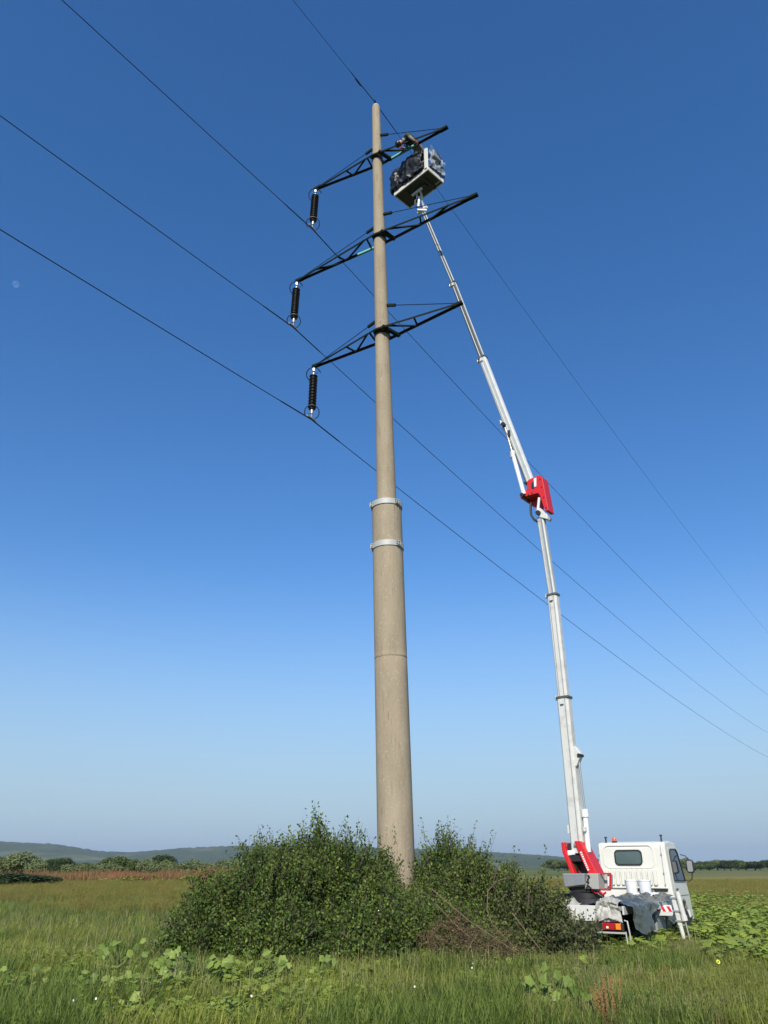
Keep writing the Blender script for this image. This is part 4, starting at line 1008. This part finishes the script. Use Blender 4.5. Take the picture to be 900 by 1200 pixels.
# dead brush pile
def brush():
    g = np.random.default_rng(5)
    root, inv = thing('brush_pile', 'heap of dead brown twigs and dry stems leaning right of the shrubs', 'brush pile', (1.7, 14.6, 0))
    n = 3600; c = np.array([0, 0, 0.])
    a = g.uniform(0, 2*pi, n); rr = np.sqrt(g.uniform(0, 1, n))
    x = rr*np.cos(a)*1.2; y = rr*np.sin(a)*.7
    hmax = 1.12-.50*(x+.9)-.55*(y+.3)**2; hmax = np.clip(hmax, .12, 1.35)*np.sqrt(np.clip(1-rr**2*.75, 0, 1))*np.array([1+.5*noise.noise(Vector((p, q, 0))*2.6) for p, q in zip(x, y)])
    z = hmax*g.uniform(.2, 1., n)**.6
    A = np.stack([x, y, z], 1); D = unit(np.stack([.55+g.normal(size=n)*.55, g.normal(size=n)*.45, -.35+g.normal(size=n)*.55], 1)); L = g.uniform(.08, .42, n)
    B = A+D*L[:, None]; B[:, 2] = np.maximum(B[:, 2], .01)
    s1 = unit(np.cross(D, g.normal(size=D.shape))); s2 = np.cross(D, s1); r = g.uniform(.002, .005, n)[:, None]
    V = [A+(s1*cos(2.1*k)+s2*sin(2.1*k))*r for k in range(3)]+[B+(s1*cos(2.1*k)+s2*sin(2.1*k))*r*.5 for k in range(3)]
    V = np.stack(V, 1).reshape(-1, 3); b0 = np.arange(n)*6
    F = np.concatenate([np.stack([b0+k, b0+(k+1) % 3, b0+3+(k+1) % 3, b0+3+k], 1) for k in range(3)])
    npmesh('twigs', V, F, M['drywood'], None, root)
    m = 17000; i = g.integers(0, n, m); P = A[i]+D[i]*(L[i]*g.uniform(0, 1, m))[:, None]+g.normal(size=(m, 3))*.03; P[:, 2] = np.maximum(P[:, 2], .02)
    t = g.uniform(0, 1, (m, 1))
    C = np.array((.07, .042, .02))*(1-t)+np.array((.25, .17, .08))*t
    gr = (np.array([noise.noise(Vector(q)*2.2) for q in P])+g.uniform(-.3, .3, m) > -.08)[:, None]; C = np.where(gr, np.array((.12, .16, .04)), C)
    V, F, CC = leaves_mesh(P, unit(g.normal(size=(m, 3))+np.array([0, -.3, .5])), unit(g.normal(size=(m, 3))), g.uniform(.018, .042, m), C)
    npmesh('dry_leaves', V, F, M['leaf'], CC, root)
    for p in ([(-.9, -.3, 1.25), (-.3, -.55, .78), (.3, -.75, .42), (.85, -.9, .08)], [(-.45, -.7, .05), (-.42, -.72, .30), (-.33, -.72, .48), (-.22, -.7, .62)],
              [(.05, -.2, 1.25), (.0, -.35, .95), (.05, -.5, .75), (.4, -.7, .40)], [(.05, -.2, 1.22), (.2, -.1, 1.36), (.42, 0, 1.42)], 
              [(-.9, 0, 1.1), (-.5, -.4, .7), (.1, -.8, .25)], [(.4, -.4, .9), (.7, -.6, .5), (1.0, -.8, .1)]):
        b = MB(); b.path(p, .012, 5, rr=list(np.linspace(.009, .004, len(p)))); b.build('dead_branch', M['drywood'], root)
brush()

# ------------------------------------------------------------------ scattered ground cover (geometry nodes)
def scatter(name, pts, rot, scl, protos, kind='stuff', tilt=None):
    me = bpy.data.meshes.new(name); me.vertices.add(len(pts)); me.vertices.foreach_set('co', np.asarray(pts, np.float32).ravel())
    for nm, arr in (('rot', rot), ('scl', scl)):
        a = me.attributes.new(nm, 'FLOAT', 'POINT'); a.data.foreach_set('value', np.asarray(arr, np.float32))
    a = me.attributes.new('pid', 'INT', 'POINT'); a.data.foreach_set('value', nr.integers(0, len(protos), len(pts)).astype(np.int32))
    o = bpy.data.objects.new(name, me); COL.objects.link(o); o['kind'] = kind
    ng = bpy.data.node_groups.new(name+'_scatter', 'GeometryNodeTree'); N = ng.nodes; Lk = ng.links
    ng.interface.new_socket('Geometry', in_out='INPUT', socket_type='NodeSocketGeometry'); ng.interface.new_socket('Geometry', in_out='OUTPUT', socket_type='NodeSocketGeometry')
    gi = N.new('NodeGroupInput'); go = N.new('NodeGroupOutput'); ip = N.new('GeometryNodeInstanceOnPoints'); gg = N.new('GeometryNodeGeometryToInstance')
    for p in reversed(protos):
        oi = N.new('GeometryNodeObjectInfo'); oi.inputs['Object'].default_value = p; oi.inputs['As Instance'].default_value = True
        Lk.new(oi.outputs['Geometry'], gg.inputs[0])
    def att(nm, ty):
        a = N.new('GeometryNodeInputNamedAttribute'); a.data_type = ty; a.inputs['Name'].default_value = nm
        return a.outputs[0]
    cx = N.new('ShaderNodeCombineXYZ'); Lk.new(att('rot', 'FLOAT'), cx.inputs['Z'])
    Lk.new(gi.outputs[0], ip.inputs['Points']); Lk.new(gg.outputs[0], ip.inputs['Instance']); ip.inputs['Pick Instance'].default_value = True
    Lk.new(att('pid', 'INT'), ip.inputs['Instance Index']); Lk.new(cx.outputs[0], ip.inputs['Rotation']); Lk.new(att('scl', 'FLOAT'), ip.inputs['Scale'])
    Lk.new(ip.outputs[0], go.inputs[0])
    md = o.modifiers.new('scatter', 'NODES'); md.node_group = ng
    return o
def proto(name, b, mat, col=None):
    me = bpy.data.meshes.new(name); me.from_pydata([tuple(v) for v in b.v], [], b.f); me.materials.append(mat)
    return bpy.data.objects.new(name, me)       # not linked: used only as the shape of a clump
def blade(b, base, d, h, w, lean, g):
    base = Vector(base); side = Vector((-d.y, d.x, 0)); p = []
    for t in (0, .4, .75, 1.):
        c = base+Vector((0, 0, h*t*(1-.25*t*lean)))+d*(lean*h*t*t); ww = w*(1-t)**.6
        p.append((c-side*ww/2, c+side*ww/2))
    o = len(b.v)
    vs = [q for pr in p[:3] for q in pr]+[(p[3][0]+p[3][1])/2]
    b.add(vs, [(0, 1, 3, 2), (2, 3, 5, 4), (4, 5, 6)])
def tuft(name, n, rad, hmin, hmax, w, mat, seed, lean=(.1, .8)):
    g = random.Random(seed); b = MB()
    for i in range(n):
        a = g.uniform(0, 2*pi); r = rad*sqrt(g.random()); a2 = g.uniform(0, 2*pi)
        blade(b, (r*cos(a), r*sin(a), -.02), Vector((cos(a2), sin(a2), 0)), g.uniform(hmin, hmax), w*g.uniform(.7, 1.3), g.uniform(*lean), g)
    return proto(name, b, mat)
def lobed(b, c, d, nrm, r, lobes=5):
    """a broad five-lobed leaf as a cupped fan"""
    d = d.normalized(); nrm = (nrm-d*nrm.dot(d)).normalized(); s = d.cross(nrm)
    pts = []
    for i in range(lobes*2+1):
        t = radians(-150+300*i/(lobes*2)); rr = r*((1.0 if i % 2 else .76)*(1.12-.32*abs(t)/2.6))
        if i in (0, lobes*2): rr = r*.50
        pts.append(c+d*(rr*cos(t)+r*.2)+s*(rr*sin(t))-nrm*(.10*rr*(abs(sin(t*2.5)))))
    o = [c+d*r*.0+nrm*r*.08]+pts+[c-d*r*.22]
    n = len(o); b.add(o, [(0, i, i+1) for i in range(1, n-1)]+[(0, n-1, 1)])
mg1 = plantmat('meadow_grass', (.175, .235, .034), (.38, .40, .08), (.26, .30, .05), .6, trans=.5)
mg3 = plantmat('deep_green_grass', (.115, .175, .032), (.24, .30, .07), (.18, .23, .05), .6, trans=.5)
mg2 = plantmat('blue_green_grass', (.15, .21, .055), (.22, .28, .08), (.28, .30, .07), .3, trans=.5)
mdry = plantmat('dry_grass', (.42, .37, .18), (.28, .25, .11), (.24, .25, .08), .3, trans=.35)
mcrop = plantmat('browning_crop', (.28, .265, .07), (.18, .22, .05), (.29, .225, .07), .35, trans=.4)
mweed = plantmat('broadleaf_weeds', (.22, .30, .05), (.36, .43, .085), (.20, .26, .055), .5, trans=.35)
mrust = plantmat('rust_brown_weeds', (.27, .125, .055), (.34, .19, .09), (.20, .16, .06), .25)
tufts1 = [tuft('grass_clump', 16, .13, .14, .38, .016, mg1, i) for i in range(5)]+[tuft('grass_clump', 9, .11, .16, .40, .012, mdry, 9), tuft('grass_clump', 16, .12, .2, .46, .014, mg2, 12)]
tufts2 = [tuft('grass_clump', 20, .20, .25, .48, .019, mg2, 20+i) for i in range(3)]+[tuft('grass_clump', 20, .20, .2, .45, .018, mg1, 33)]+[tuft('grass_clump', 10, .15, .3, .5, .015, mdry, 39)]
def weedclump(name, mat, seed, n=22, rad=.28, h=.42, lr=.075):
    g = random.Random(seed); b = MB()
    for i in range(n):
        a = g.uniform(0, 2*pi); r = rad*sqrt(g.random()); z = h*g.uniform(.35, 1.)*(1-.4*(r/rad)**2)
        p = Vector((r*cos(a), r*sin(a), z)); d = Vector((cos(a)+g.uniform(-.5, .5), sin(a)+g.uniform(-.5, .5), g.uniform(-.4, .3)))
        lobed(b, p, d, Vector((g.uniform(-.4, .4), g.uniform(-.6, .2), 1)), lr*g.uniform(.6, 1.25))
        b.tube((r*.4*cos(a), r*.4*sin(a), 0), p, .004, n=3, caps=False)
    return proto(name, b, mat)
weeds = [weedclump('weed_clump', mweed, i) for i in range(4)]
weeds_s = [weedclump('weed_clump', mweed, 40+i, 26, .25, .22, .035) for i in range(3)]
def cropclump(name, mat, seed, n=26, rad=.35, h=.42, lr=.04):
    g = random.Random(seed); b = MB()
    for i in range(n):
        a = g.uniform(0, 2*pi); r = rad*sqrt(g.random()); hh = h*g.uniform(.6, 1.1)
        b.tube((r*cos(a), r*sin(a), 0), (r*cos(a)+g.uniform(-.05, .05), r*sin(a), hh), .004, .002, 3, False)
        for k in range(3):
            z = hh*g.uniform(.4, 1); a2 = g.uniform(0, 2*pi); c = Vector((r*cos(a), r*sin(a), z)); d = Vector((cos(a2), sin(a2), g.uniform(-.2, .6))).normalized(); s = Vector((-sin(a2), cos(a2), 0))
            L = lr*g.uniform(.7, 1.5); b.add([c, c+d*L*.5+s*L*.3, c+d*L, c+d*L*.5-s*L*.3], [(0, 1, 2, 3)])
    return proto(name, b, mat)
crops = [cropclump('crop_clump', mcrop, 60+i) for i in range(3)]
fine_w = [cropclump('herb_clump', mg2, 70+i, 24, .18, .26, .022) for i in range(2)]+[cropclump('herb_clump', mdry, 75, 14, .16, .26, .014)]

def wedge(n, y0, y1, xl=-1.0, xr=1.0, power=1.0, margin=1.5):
    """random ground points inside the seen wedge; xl/xr as fractions of its half width"""
    y = (g_.uniform(0, 1, n)*(y1**power-y0**power)+y0**power)**(1/power)
    half = y*.56+margin
    return g_.uniform(xl, xr, n)*half, y
g_ = np.random.default_rng(99)
def zed(x, y): return np.array([gz(a, c) for a, c in zip(x, y)])
def vn(x, y, f, sd): return np.array([noise.noise(Vector((a*f, c*f, sd))) for a, c in zip(x, y)])
def intruck(x, y, m=0.):
    lx = (x-TO.x)*cos(TH)-(y-TO.y)*sin(TH); ly = (x-TO.x)*sin(TH)+(y-TO.y)*cos(TH)
    return (np.abs(lx) < .95+m) & (ly > -4.4-m) & (ly < 1.6+m)
WP = [('bright lobed weed highest on the left, just under the left shrub edge', 137, 1150, 16, .36, .62, .085), ('light green lobed weed sprawling left of the bottom left patch', 118, 1170, 14, .5, .34, .08),
      ('broad lobed weed against the dark left shrub, left one of a pair', 218, 1160, 26, .48, .50, .09), ('broad lobed weed below the dark shrub, right one of a pair', 296, 1158, 26, .50, .46, .09),
      ('small weed of few leaves under the middle of the left shrub', 371, 1152, 7, .22, .42, .08), ('lobed weed between the highest weed and the left pair', 172, 1168, 18, .5, .34, .08),
      ('weed with drooping pale leaves beside the dead brush', 548, 1128, 9, .24, .45, .08), ('large isolated lobed weed in the grass below the truck', 645, 1192, 13, .26, .50, .10),
      ('lower lobed weed right of the large isolated one', 678, 1204, 12, .28, .34, .09), ('pale weed cut by the bottom left edge of the meadow', 10, 1172, 12, .4, .40, .08),
      ('low weed at the bottom between the left weeds and the grass', 140, 1192, 16, .55, .26, .08), ('faint weed at the very bottom of the meadow, right of the middle', 800, 1204, 10, .35, .25, .09),
      ('weed at the bottom edge below the left shrub pair', 262, 1196, 10, .35, .26, .075)]
def noweed(x, y):
    ok = np.ones(len(x), bool)
    for lab, px, py, nl, sp_, h_, r_ in WP:
        p = atH(px, py+6, 0.); ok &= ~((np.abs(x-p.x*y/p.y) < sp_*.85) & (y < p.y+.15) & (y > p.y-.75))
    p = atH(717, 1222, 0.); ok &= ~((np.abs(x-p.x*y/p.y) < .16) & (y < p.y+.1))
    return ok
FOOT = TM @ Vector((1.44, -1.69, 0))
def clear(x, y): return ~((np.abs(x-FOOT.x*y/FOOT.y) < .45) & (y < FOOT.y+.15) & (y > FOOT.y-3.0))
def put(name, x, y, protos, s0=.8, s1=1.25, mask=None):
    if mask is not None: x, y = x[mask], y[mask]
    z = zed(x, y); scatter(name, np.stack([x, y, z], 1), g_.uniform(0, 2*pi, len(x)), g_.uniform(s0, s1, len(x)), protos)
xc_right = lambda x, y: (x > .13*y+1.0)       # right-hand part of the field
# near grass
x, y = wedge(24000, 8.5, 21, power=1.5); k = vn(x, y, .5, 4.); sz = intruck(x, y)
k2 = vn(x, y, 1.3, 31.); k3 = vn(x, y, .38, 41.)+.15*k2; ok = (~sz) & clear(x, y) & noweed(x, y)
tg = [tuft('grass_clump', 15, .10, .22, .52, .017, mg3, 50+i, (.1, .6)) for i in range(4)]
put('near_grass', x, y, tufts1, .5, 1.25, ok & (k2 > -.32) & (k3 <= .04))
put('deep_green_grass', x, y, tg, .55, 1.15, ok & (k3 > .04) & (x < .35*y))
x, y = wedge(9000, 19, 46, power=1.6); put('tall_grass', x, y, tufts2, .7, 1.2, (~intruck(x, y, .1)) & clear(x, y) & (x < .13*y+1.5) & (vn(x, y, .25, 2.) < .35-(y-24)*.025))
x, y = wedge(2600, 12.5, 22, power=1.5); put('blue_green_grass', x, y, tufts2, .45, .8, (~intruck(x, y, .1)) & (vn(x, y, .45, 8.) > .05))
# fine herbs, lower right
x, y = wedge(7000, 9, 18, .05, 1.); put('fine_herbs', x, y, fine_w, .7, 1.3, (~intruck(x, y)) & (vn(x, y, .4, 6.) > -.12) & (x > .17*y))
x, y = wedge(8500, 9, 17, -1., 1.); put('clover_patch', x, y, weeds_s, .6, 1.3, vn(x, y, .6, 16.) > -.02)
x = g_.uniform(-6.5, 1.5, 800); y = g_.uniform(10.6, 14.2, 800); put('weed_patch', x, y, weeds, .4, .85, vn(x, y, .8, 51.) > .02+.12*(x+3)*(x > -3))
x = g_.uniform(5.6, 9.5, 260); y = g_.uniform(13.8, 18.5, 260); put('tall_weeds_by_truck', x, y, weeds, .9, 1.5, (~intruck(x, y, .2)) & clear(x, y) & (vn(x, y, .9, 81.) > -.05))
x, y = wedge(900, 13.2, 15.6, -.1, .62); put('weeds_by_brush', x, y, weeds_s+fine_w, .8, 1.7, (x > .3) & (x < 3.6))
x, y = wedge(1200, 10, 24, -1., 1.); put('seeding_grass', x, y, [tuft('grass_clump', 7, .2, .4, .62, .011, mdry, 130)], .6, 1.1, ~intruck(x, y))
# broadleaf weeds, right
x, y = wedge(6500, 14.5, 46, .2, 1., power=1.5); put('broadleaf_weeds', x, y, weeds, .75, 1.25, (~intruck(x, y, .15)) & ((x-4.4) > (18-y)*1.25) & clear(x, y) & (vn(x, y, .55, 12.) > -.14-(y-16)*.01) & (vn(x, y, .2, 14.) < .5-(y-30)*.03))
x, y = wedge(2600, 15, 40, .25, 1., power=1.4); put('grass_among_weeds', x, y, tufts2, .55, .95, (~intruck(x, y, .1)) & clear(x, y))
x = g_.uniform(2.9, 7.0, 420); y = g_.uniform(13.6, 20, 420); put('weeds_under_truck', x, y, weeds, .7, 1.25, intruck(x, y, .35) & (y > 14.3) & (np.abs(x-FOOT.x) > .25))
# browning crop beyond
x, y = wedge(17000, 27, 88, power=1.5); put('browning_crop', x, y, crops, .8, 1.3, (~intruck(x, y, .3)) & (vn(x, y, .15, 21.) > .42-(y-24)*.045))
# rust-brown band of dry weeds before the trees
rt = [tuft('dry_stalk_clump', 40, .9, .5, 1.2, .05, mrust, 80+i, (.02, .35)) for i in range(3)]
x = g_.uniform(-62, 2, 5200); y = 80+g_.uniform(0, 11, 5200); mk = vn(x, y, .10, 5.) > -.32; x, y = x[mk], y[mk]
scatter('dry_weed_band', np.stack([x, y, zed(x, y)], 1), g_.uniform(0, 6.28, len(x)), np.clip(.85+.8*vn(x, y, .16, 66.)+.5*vn(x, y, .7, 67.)+g_.uniform(-.2, .2, len(x)), .3, 1.6), rt)
x = g_.uniform(-62, 2, 500); y = 78+g_.uniform(0, 5, 500); put('green_weeds_in_band', x, y, weeds, 1.2, 2.4, vn(x, y, .15, 71.) > .1)

# broad-leaved weed plants near enough to tell apart
lm = {}
def leafshape(i):
    if i not in lm:
        b = MB(); lobed(b, Vector((0, 0, 0)), Vector((0, 1, 0)), Vector((0, 0, 1)), 1.)
        me = bpy.data.meshes.new('lobed_leaf'); me.from_pydata([tuple(v) for v in b.v], [], b.f)
        g = random.Random(i); t = g.random(); c = Vector((.13, .20, .03)).lerp(Vector((.28, .36, .075)), t)
        a = me.color_attributes.new('Col', 'FLOAT_COLOR', 'POINT'); a.data.foreach_set('color', [q for _ in me.vertices for q in (c.x, c.y, c.z, 1.)])
        me.materials.append(M['weedleaf']); lm[i] = me
    return lm[i]
def weed_plant(label, px, py, nleaf, spread, h, r=.085, seed=0):
    g = random.Random(seed); p = atH(px, py, 0.); p.z = gz(p.x, p.y)
    root, inv = thing('broadleaf_weed', label, 'weed', p, 0, 'broad-leaved weeds in the meadow')
    st = MB()
    for i in range(nleaf):
        a = g.uniform(0, 2*pi); q = sqrt(g.random())*spread; z = h*(.28+.8*g.random())*(1-.35*(q/spread)**2)
        c = Vector((q*cos(a), q*sin(a)*.7, z))
        o = bpy.data.objects.new('leaf', leafshape(g.randrange(6))); COL.objects.link(o); o.parent = root
        o.location = c; s = r*g.uniform(.7, 1.25); o.scale = (s, s, s)
        d = Vector((cos(a)+g.uniform(-.6, .6), sin(a)-.4+g.uniform(-.4, .4), g.uniform(-.5, .15))); nn = Vector((g.uniform(-.4, .4), -.85+g.uniform(-.35, .35), .55))
        d.normalize(); nn = (nn-d*nn.dot(d)).normalized(); xx = d.cross(nn)
        o.rotation_euler = Matrix((xx, d, nn)).transposed().to_euler()
        st.path([(q*.25*cos(a), q*.2*sin(a), 0), (q*.6*cos(a), q*.45*sin(a), z*.65), c-d*s*.2], .005, 4)
    m = M.setdefault('weedstem', paint('green_weed_stem', (.12, .16, .05), .6)); st.build('stems', m, root)
for i, (lab, px, py, nl, sp_, h_, r_) in enumerate(WP): weed_plant(lab, px, py+6, int(nl*2.7), sp_*1.1, h_*1.05, r_*.78, 100+i)

# dry docks
M['rust'] = paint('rusty_seed_heads', (.27, .135, .05), .9, 0, .6, (.15, .07, .03), 20)
def dock(label, px, py, h, n, seed):
    g = random.Random(seed); p = atH(px, py, 0.); root, inv = thing('dry_dock', label, 'dry plant', p, 0, 'dry docks in the grass')
    for i in range(n):
        a = g.uniform(0, 2*pi); base = Vector((.05*cos(a), .05*sin(a), -.02)); top = Vector((.16*cos(a)*g.random(), .12*sin(a), h*g.uniform(.7, 1)))
        b = MB(); b.tube(base, top, .006, .003, 4)
        for k in range(46):
            t = .3+.7*k/46; c = base.lerp(top, t)+Vector((g.uniform(-.016, .016), g.uniform(-.016, .016), g.uniform(-.01, .01))); s = .013*(1.3-t*.6)
            b.add([c+Vector((s, 0, 0)), c+Vector((-s*.5, s, 0)), c+Vector((-s*.5, -s, 0)), c+Vector((0, 0, s*1.5))], [(0, 1, 2), (0, 1, 3), (1, 2, 3), (2, 0, 3)])
        b.build('seed_stalk', M['rust'], root)
dock('rust brown dry dock stalks standing at the bottom of the grass', 717, 1222, .62, 10, 1)
dock('thin faint rusty dock stalk below the outrigger leg', 782, 1172, .42, 3, 2)

# small flowers
def flower(name, label, cat, px, py, h, r, mats, grp, seed, np_=5):
    g = random.Random(seed); p = atH(px, py, h); p.z = 0
    root, inv = thing(name, label, cat, p, 0, grp)
    b = MB(); b.path([(0, 0, 0), (.01, 0, h*.6), (0, 0, h)], .003, 4); b.build('stem', mats[0], root)
    b = MB()
    for i in range(np_):
        a = 2*pi*i/np_; d = Vector((cos(a), -.45+sin(a)*.35, sin(a))).normalized(); s = Vector((-sin(a), 0, cos(a)))
        c = Vector((0, -.01, h)); b.add([c, c+d*r*.6+s*r*.35, c+d*r, c+d*r*.6-s*r*.35], [(0, 1, 2, 3)])
    b.build('petals', mats[1], root)
    if len(mats) > 2:
        b = MB(); ellips(b, Vector((0, -.02, h)), r*.35, r*.3, r*.35, Matrix.Identity(3), 8, 5); b.build('flower_centre', mats[2], root)
M['stem'] = paint('stem_green', (.10, .14, .05), .7); M['petal_w'] = paint('white_petal', (.8, .8, .76), .6, 0, .05); M['petal_y'] = paint('lemon_petal', (.75, .80, .06), .6, 0, .05)
flower('yellow_flower', 'single lemon yellow flower with dark centre among the weeds right of the outrigger', 'flower', 841, 1127, .34, .034, [M['stem'], M['petal_y'], M['black']], None, 1, 7)
FW = [(188, 1152, 'white flower beside the left shrub weeds'), (113, 1170, 'white flower at the foot of the highest weed'), (87, 1172, 'leftmost white flower by the bottom left weeds'), (60, 1173, 'tiny white flower furthest left in the grass'), (554, 1129, 'white flower by the drooping weed near the brush'),
      (553, 1134, 'lower white flower under the drooping weed'), (555, 1161, 'white flower alone in the grass below the brush'), (651, 1160, 'white flower on the large isolated weed'), (663, 1112, 'white fleck of a flower in the dead brush'), (850, 1139, 'white flower below the yellow flower'), (295, 1167, 'white flower under the right weed of the pair'), (486, 1156, 'white flower in front of the dark shrub')]
for i, (a_, c_, lab) in enumerate(FW): flower('white_flower', lab, 'flower', a_, c_, .24+.05*(i % 3), .015, [M['stem'], M['petal_w']], 'small white flowers in the grass', 10+i)

# ------------------------------------------------------------------ distant trees
def crown_mesh(seed, rx, rz, n, leaf, c1, c2, mat, z0):
    g = np.random.default_rng(seed)
    nb = 9; bc = unit(g.normal(size=(nb, 3)))*np.array([rx*.6, rx*.6, rz*.5])*g.uniform(.5, 1., (nb, 1)); br = g.uniform(.38, .6, nb)
    i = g.integers(0, nb, n); d = unit(g.normal(size=(n, 3)))
    P = bc[i]+d*(br[i]*g.uniform(.55, 1.08, n))[:, None]*np.array([rx, rx, rz])*.95+np.array([0, 0, z0])
    P[:, 2] = np.maximum(P[:, 2], .1)
    N = unit(d+g.normal(size=(n, 3))*.6); D = unit(g.normal(size=(n, 3)))
    t = np.clip(g.uniform(0, 1, (n, 1))*.6+.4*g.uniform(0, 1, (nb, 1))[i], 0, 1)
    V, F, C = leaves_mesh(P, N, D, leaf*g.uniform(.7, 1.3, n), np.array(c1)*(1-t)+np.array(c2)*t)
    o = npmesh('crown', V, F, mat, C); return o
def trunk_mesh(h, r, seed):
    g = random.Random(seed); b = MB(); b.path([(0, 0, -.1), (.05, 0, h*.5), (0, .05, h)], r, 7, rr=[r, r*.8, r*.5])
    for i in range(5):
        a = g.uniform(0, 2*pi); b.path([(0, 0, h*.5), (.5*cos(a)*h*.4, .5*sin(a)*h*.4, h*.9), (cos(a)*h*.45, sin(a)*h*.45, h*1.3)], r*.4, 5, rr=[r*.45, r*.3, r*.12])
    return b.build('trunk', M['wood'])
WIL = ((.10, .135, .05), (.20, .235, .105)); DRK = ((.030, .052, .016), (.065, .095, .028)); MIDG = ((.06, .095, .025), (.14, .18, .055))
kinds = []
for s, (cc, rz) in enumerate([(WIL, 1.0), (WIL, .9), (DRK, 1.1), (MIDG, .95)]):
    cr = crown_mesh(200+s, 1.25, rz, 5200, .16, cc[0], cc[1], M['leaf'], 1.45); tr = trunk_mesh(1.3, .09, s); kinds.append((cr.data, tr.data)); bpy.data.objects.remove(cr); bpy.data.objects.remove(tr)
def tree(kind, x, y, s, sz, label, name, grp):
    t = bpy.data.objects.new(name, None); COL.objects.link(t); t.location = (x, y, -.3*sz); t.rotation_euler = (0, 0, rnd.uniform(0, 6.28)); t.scale = (s, s, sz)
    t['label'] = label; t['category'] = 'tree'; t['group'] = grp
    for nm, me in zip(('crown', 'trunk'), kinds[kind]):
        o = bpy.data.objects.new(nm, me); COL.objects.link(o); o.parent = t
def treepx(px0, px1, ytop, D, kind, label, grp='trees beyond the rust brown weeds', name='bushy_tree'):
    xa = atD(px0, 1015, D).x; xb = atD(px1, 1015, D).x; h = atD((px0+px1)/2, ytop, D).z
    tree(kind, (xa+xb)/2, D, (xb-xa)/2/.78, h/2.12, label, name, grp)
TR = [(-14, 12, 1003, 108, 0, 'grey green willow bush cut by the left edge'), (8, 40, 997, 104, 0, 'tallest grey green willow at the left edge'), (34, 56, 1006, 100, 1, 'round pale willow bush next to the tallest left willow'),
      (52, 72, 1004, 112, 2, 'dark tree left one of the dark pair behind the willows'), (64, 84, 1003, 110, 2, 'dark tree right one of the dark pair behind the willows'), (74, 100, 1009, 102, 1, 'low broad pale willow right of the dark pair'),
      (96, 118, 1009, 106, 1, 'low pale bush left of the big green tree'), (116, 138, 1010, 103, 0, 'low pale bush in front of the big green tree'), (122, 152, 1002, 112, 3, 'big mid green tree in the middle of the left row'), (148, 166, 1006, 112, 3, 'mid green tree right of the big green one'),
      (164, 182, 1005, 104, 0, 'pale willow left of the dark crowned tree'), (176, 200, 999, 112, 2, 'dark crowned tree standing above the pale willows'), (186, 204, 1007, 104, 0, 'pale willow under the dark crowned tree'),
      (200, 222, 1008, 106, 1, 'pale willow right of the dark crowned tree'), (216, 238, 1007, 108, 0, 'second pale willow right of the dark crowned tree'), (232, 256, 1008, 106, 1, 'pale willow next to the edge of the big shrub'), (250, 280, 1007, 108, 0, 'pale willow peeping over the big shrub'), (275, 310, 1008, 108, 3, 'mid green tree half hidden by the big shrub')]
for px0, px1, yt, D, k, lab in TR: treepx(px0, px1, yt, D, k, lab)
for i_, (a_, b_) in enumerate([(-20, 24), (20, 60), (44, 90), (88, 130), (112, 160), (150, 196), (190, 236), (228, 276), (268, 320)]): treepx(a_, b_, 1009.5+(i_*37 % 5)*.6, 118, (1, 0, 1, 3, 1, 0, 1, 3, 1)[i_], 'low bush in the hedge row, %s' % ('at the far left edge', 'behind the tallest willow', 'behind the dark pair', 'left of the big green tree', 'behind the big green tree', 'left of the dark crowned tree', 'right of the dark crowned tree', 'by the shrub edge', 'behind the big shrub')[i_])
treepx(-30, 30, 1021, 64, 2, 'low dark green bush in front of the rust brown weeds at the left edge', None or 'dark bushes at the field edge', 'low_bush'); treepx(8, 58, 1024, 66, 2, 'low dark bush ending the clump in front of the rust brown weeds', 'dark bushes at the field edge', 'low_bush')
# right-hand and middle far row: one tree after another along the field edge
px = 640; i = 0; prev = None
side_words = ['dark', 'mid green', 'dark', 'grey green']
while px < 930:
    w = rnd.uniform(8, 15); yt = rnd.uniform(1006.5, 1010.5) if px > 800 else rnd.uniform(1004, 1009)
    if px > 840 and px < 856: yt = 1007
    D = rnd.uniform(330, 380); k = rnd.choice([2, 3, 2, 3, 0])
    hid = 700 < px < 795
    if not hid: treepx(px, px+w*1.25, yt, D, k, 'one of the far low trees along the horizon beside the truck', 'far trees along the horizon', 'far_tree')
    px += w*.72; i += 1

# ------------------------------------------------------------------ the moon
def moon():
    d = ray(18.5, 333).normalized(); p = CO+d*30000; r = 30000*.0038
    m, nt, out = new_mat('moon_surface')
    n = ntex(nt, 1.2, 4, 'Generated'); c = mixc(nt, n, (.015, .017, .02), (.045, .05, .055))
    df = nt.nodes.new('ShaderNodeBsdfDiffuse'); nt.links.new(c, df.inputs[0]); tr = nt.nodes.new('ShaderNodeBsdfTransparent')
    ad = nt.nodes.new('ShaderNodeAddShader'); nt.links.new(tr.outputs[0], ad.inputs[0]); nt.links.new(df.outputs[0], ad.inputs[1]); nt.links.new(ad.outputs[0], out.inputs[0])
    b = MB(); ellips(b, Vector((0, 0, 0)), r, r, r, Matrix.Identity(3), 32, 24); o = b.build('moon', m, None, None, True); o.location = p
    tag(o, 'faint pale half moon in the blue sky at the left', 'moon')
moon()
